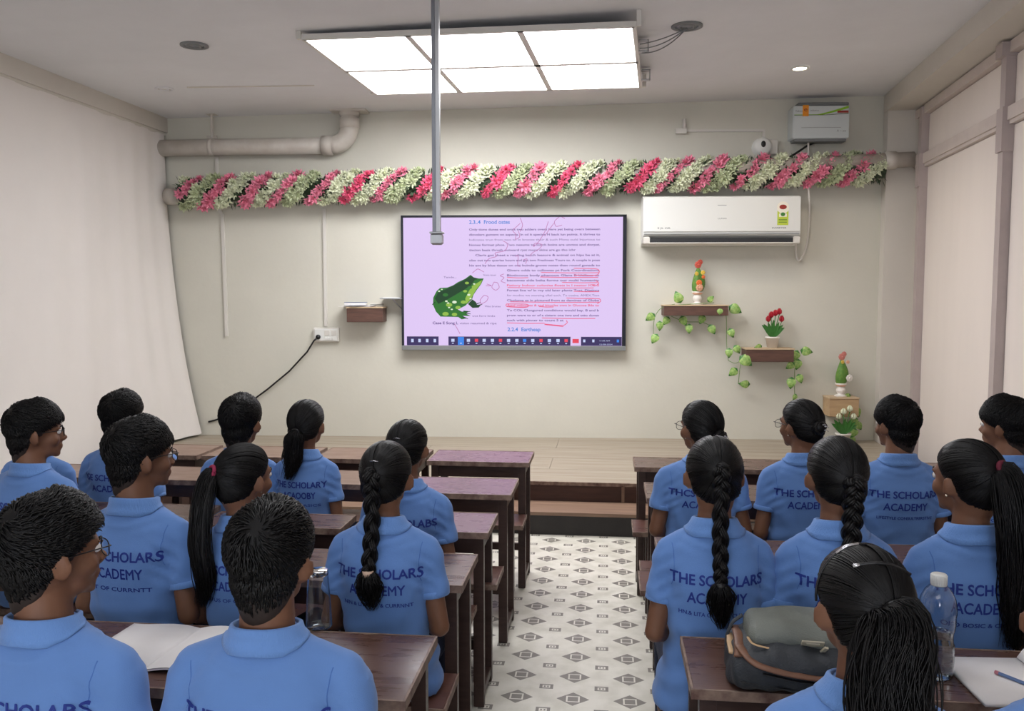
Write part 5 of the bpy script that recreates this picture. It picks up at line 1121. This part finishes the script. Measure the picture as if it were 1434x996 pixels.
t.rotation_euler.z = -.06
b = MB()
for k in range(9): b.box((-.10, .11-.022*k, .0166 if False else .0165), (.0, .0, .0)) if False else None
t, page = open_book((atZ(1412, 915, TOPZ)[0], 2.20, TOPZ), .04, .20, .26, 'open notebook with a curled page beside the water bottle on the right')
page(-1, lambda u: .012-.002*u, .010, 'left_pages'); page(1, lambda u: .014+.028*math.sin(PI*min(1, (u*2.2)**.6))*(1-u) if u < .46 else .020*(1-u)+.006, .008, 'curled_pages')
tp_ = thing('pen', 'blue clear ballpoint pen lying on the open notebook on the right', 'pen', (atZ(1388, 924, TOPZ)[0], 2.17, TOPZ+.0165), -.95)
m_pblue = mat('pen_blue', (104, 128, 172), .25); m_ppink = mat('pen_end_pink', (190, 120, 130), .4)
MB().tube([(-.06, 0, .0), (.045, 0, .0)], .0042, 6).build('barrel', m_pblue, tp_); MB().tube([(.045, 0, 0), (.055, 0, 0), (.066, 0, 0)], [.004, .003, .0006], 6).build('tip', m_alum, tp_); MB().tube([(-.068, 0, 0), (-.058, 0, 0)], .0048, 6).build('end_plug', m_ppink, tp_)
# water bottle
p = atZ(1314, 952, TOPZ); bt = thing('water_bottle', 'clear plastic water bottle half full with a white cap on the right desk', 'bottle', (p[0], p[1]+.02, TOPZ))
pr = [(0, .006), (.02, .003), (.034, 0), (.040, .006), (.0415, .02), (.0405, .028), (.042, .036), (.042, .06), (.0405, .064), (.042, .069), (.042, .088), (.0395, .093), (.038, .105), (.039, .118), (.042, .128), (.044, .145), (.0435, .160), (.0450, .167), (.0445, .185), (.041, .205), (.032, .224), (.020, .238), (.0165, .243), (.0165, .252)]
PR = []
for i, (r_, z_) in enumerate(pr): PR.append((r_, z_*1.0))
outer = PR; inner = [(max(0, r_-.0009), z_+.001) for r_, z_ in PR[::-1]]
bt_o = MB().lathe(outer+inner, 36).build('bottle', m_bottle, bt, True)
wp = [(r_-.0011, z_+.0016) for r_, z_ in PR if z_ < .112]; wp[0] = (0, wp[0][1]); wtop = .116
MB().lathe(wp+[(wp[-1][0], wtop), (0, wtop)], 36).build('water', m_water, bt, True)
b = MB().lathe([(.0, .266), (.0175, .266), (.019, .264), (.0192, .239), (.0185, .237), (.0, .237)], 30)
for k in range(24): a = 2*PI*k/24; b.box((.0193*math.cos(a), .0193*math.sin(a), .252), (.0012, .0012, .022), rz=a)
b.build('cap', m_white, bt, True)
# clear tumbler left
p = atZ(441, 884, TOPZ); tb_ = thing('clear_jug', 'clear plastic bottle standing behind the neck of the middle boy in the last row', 'bottle', (p[0]+.0, p[1]+.035, TOPZ))
pr = [(0, .002), (.036, 0), (.0385, .004), (.036, .05), (.033, .10), (.030, .14), (.0285, .158), (.0285, .165)]
MB().lathe(pr+[(max(0, r_-.0012), z_+.0012) for r_, z_ in pr[::-1]], 32).build('body', m_bottle, tb_, True)
MB().lathe([(0, .170), (.027, .170), (.030, .167), (.0302, .156), (.029, .154)], 30).build('rim_lid', m_bottle, tb_, True)
# ------------------------------------------------------------------ backpack
m_bag = mat('bag_grey_canvas', (70, 74, 72), .65, var=.12, vscale=7, bump=.3, bscale=220); m_bag2 = mat('bag_olive_panel', (104, 108, 101), .6, var=.12, vscale=9, bump=.25, bscale=240); m_bagd = mat('bag_charcoal', (42, 46, 51), .6, bump=.25, bscale=200); m_lea = mat('brown_leather_trim', (122, 84, 62), .5, rgb2=(92, 60, 44), vscale=18); m_buck = mat('buckle_cream', (214, 204, 178), .3, metal=.3); m_tan = mat('tan_piping', (182, 150, 112), .55)
pA = atZ(1012, 935, TOPZ); bx = atZ(1090, 915, TOPZ)[0]
bg = thing('backpack', 'grey and charcoal backpack with brown leather trim lying on the right desk', 'backpack', (bx+.015, 2.165, TOPZ), -.06)
def bagring(x_, w_, h_, cy, e=2.6, n=30, z0=.0, top=1.0):
    out = []
    for j in range(n):
        q = 2*PI*j/n; c, s_ = math.cos(q), math.sin(q); out.append((x_, cy+w_*math.copysign(abs(c)**(2/e), c), z0+h_/2+h_/2*math.copysign(abs(s_)**(2/e), s_)))
    return out
b = MB(); prof = [(-.175, .04, .03), (-.172, .08, .06), (-.160, .115, .090), (-.13, .135, .112), (-.08, .145, .124), (.0, .15, .130), (.08, .15, .128), (.15, .145, .120), (.19, .13, .105), (.215, .10, .08), (.222, .05, .05)]
b.loft([bagring(x_, w_, h_, 0) for x_, w_, h_ in prof]); me = fuse(b, .008, 3)
V, N = mesh_np(me); dsp = .0030*np.sin(V[:, 0]*40+3*np.sin(V[:, 1]*18))*np.sin(V[:, 1]*30+V[:, 2]*40)+.0022*np.sin(V[:, 0]*95+V[:, 2]*60+2*np.sin(V[:, 1]*40)); V = V+N*dsp[:, None]; V[:, 2] = np.maximum(V[:, 2], .001)
me.vertices.foreach_set('co', V.ravel()); me.update(); me.materials.append(m_bagd); me.name = 'main_body'; mbody = link('main_body', me, bg)
bv = BVHTree.FromPolygons([tuple(v) for v in V], [tuple(q.vertices) for q in me.polygons])
def top_(x_, y_, off=0): h = bv.ray_cast(Vector((x_, y_, 1)), Vector((0, 0, -1))); return np.array(h[0])+np.array([0, 0, off]) if h[0] is not None else np.array([x_, y_, .03])
def side_(x_, z_, off=0): h = bv.ray_cast(Vector((x_, -1, z_)), Vector((0, 1, 0))); return np.array(h[0])-np.array([0, off, 0]) if h[0] is not None else np.array([x_, -.12, z_])
# raised front pocket panel on top (puffy)
b = MB(); b.loft([bagring(x_, w_, h_, .018, 2.3, 26, .085) for x_, w_, h_ in ((-.128, .03, .03), (-.125, .07, .055), (-.11, .095, .068), (-.05, .099, .078), (.05, .110, .080), (.13, .099, .074), (.17, .09, .058), (.185, .05, .035))]); me = fuse(b, .008, 3)
V, N = mesh_np(me); V = V+N*(.0016*np.sin(V[:, 0]*55+3*np.sin(V[:, 1]*25)))[:, None]; me.vertices.foreach_set('co', V.ravel()); me.update(); me.materials.append(m_bag2); me.name = 'front_pocket'; link('front_pocket', me, bg)
def band_(P, wd, m, name, th=.003):
    P = smooth_path(P, 26); b = MB(); b.tube(P, wd, 8, 0, True, .35, ref=(0, 0, 1)); return b.build(name, m, bg, True)
band_([side_(-.15, .085, .004), top_(-.148, -.07, .006), top_(-.145, 0, .008), top_(-.145, .07, .006)], .013, m_lea, 'leather_trim')
band_([top_(-.150, -.06, .010), side_(-.12, .088, .008), side_(-.05, .078, .006), side_(.04, .072, .006), side_(.14, .078, .006)], .012, m_lea, 'leather_trim')
band_([top_(-.163, -.05, .003), top_(-.165, .0, .004), top_(-.160, .06, .003)], .009, m_tan, 'piping')
band_([(-.128, -.06, .125), (-.120, -.09, .118), (-.04, -.100, .110), (.06, -.104, .108), (.15, -.09, .108)], .0035, m_tan, 'piping')
band_([side_(-.10, .070, .003), side_(-.02, .062, .004), side_(.06, .060, .003), side_(.13, .064, .003)], .006, m_black, 'zipper')
band_([side_(-.15, .04, .002), side_(-.05, .035, .003), side_(.06, .035, .003), side_(.17, .045, .002)], .005, m_black, 'zipper')
band_([side_(.02, .055, .010), side_(.08, .05, .018), side_(.16, .05, .012)], .017, m_bag, 'shoulder_strap'); band_([(-.13, .06, .135), (-.155, .06, .115), (-.170, .055, .08), (-.172, .03, .05)], .010, m_bagd, 'carry_handle')
q = MB(); q.box((.02, -.092, .130), (.052, .004, .030), R=Matrix.Rotation(.75, 3, 'X'), bev=.004); q.box((.02, -.095, .133), (.030, .008, .012), R=Matrix.Rotation(.75, 3, 'X'), bev=.003); q.box((.043, -.103, .120), (.009, .005, .036), R=Matrix.Rotation(.75, 3, 'X')@Matrix.Rotation(.3, 3, 'Y')); q.build('buckle', m_buck, bg, label='cream metal buckle')
band_([(.040, -.10, .110), (.043, -.125, .085), side_(.08, .06, .006)], .006, m_bagd, 'buckle_strap')
band_([(.10, .1, .158), (.10, .02, .166), (.10, -.06, .152), (.102, -.095, .125)], .0022, m_bagd, 'panel_seam')
# dropped leftover: strands of daylight free room; end
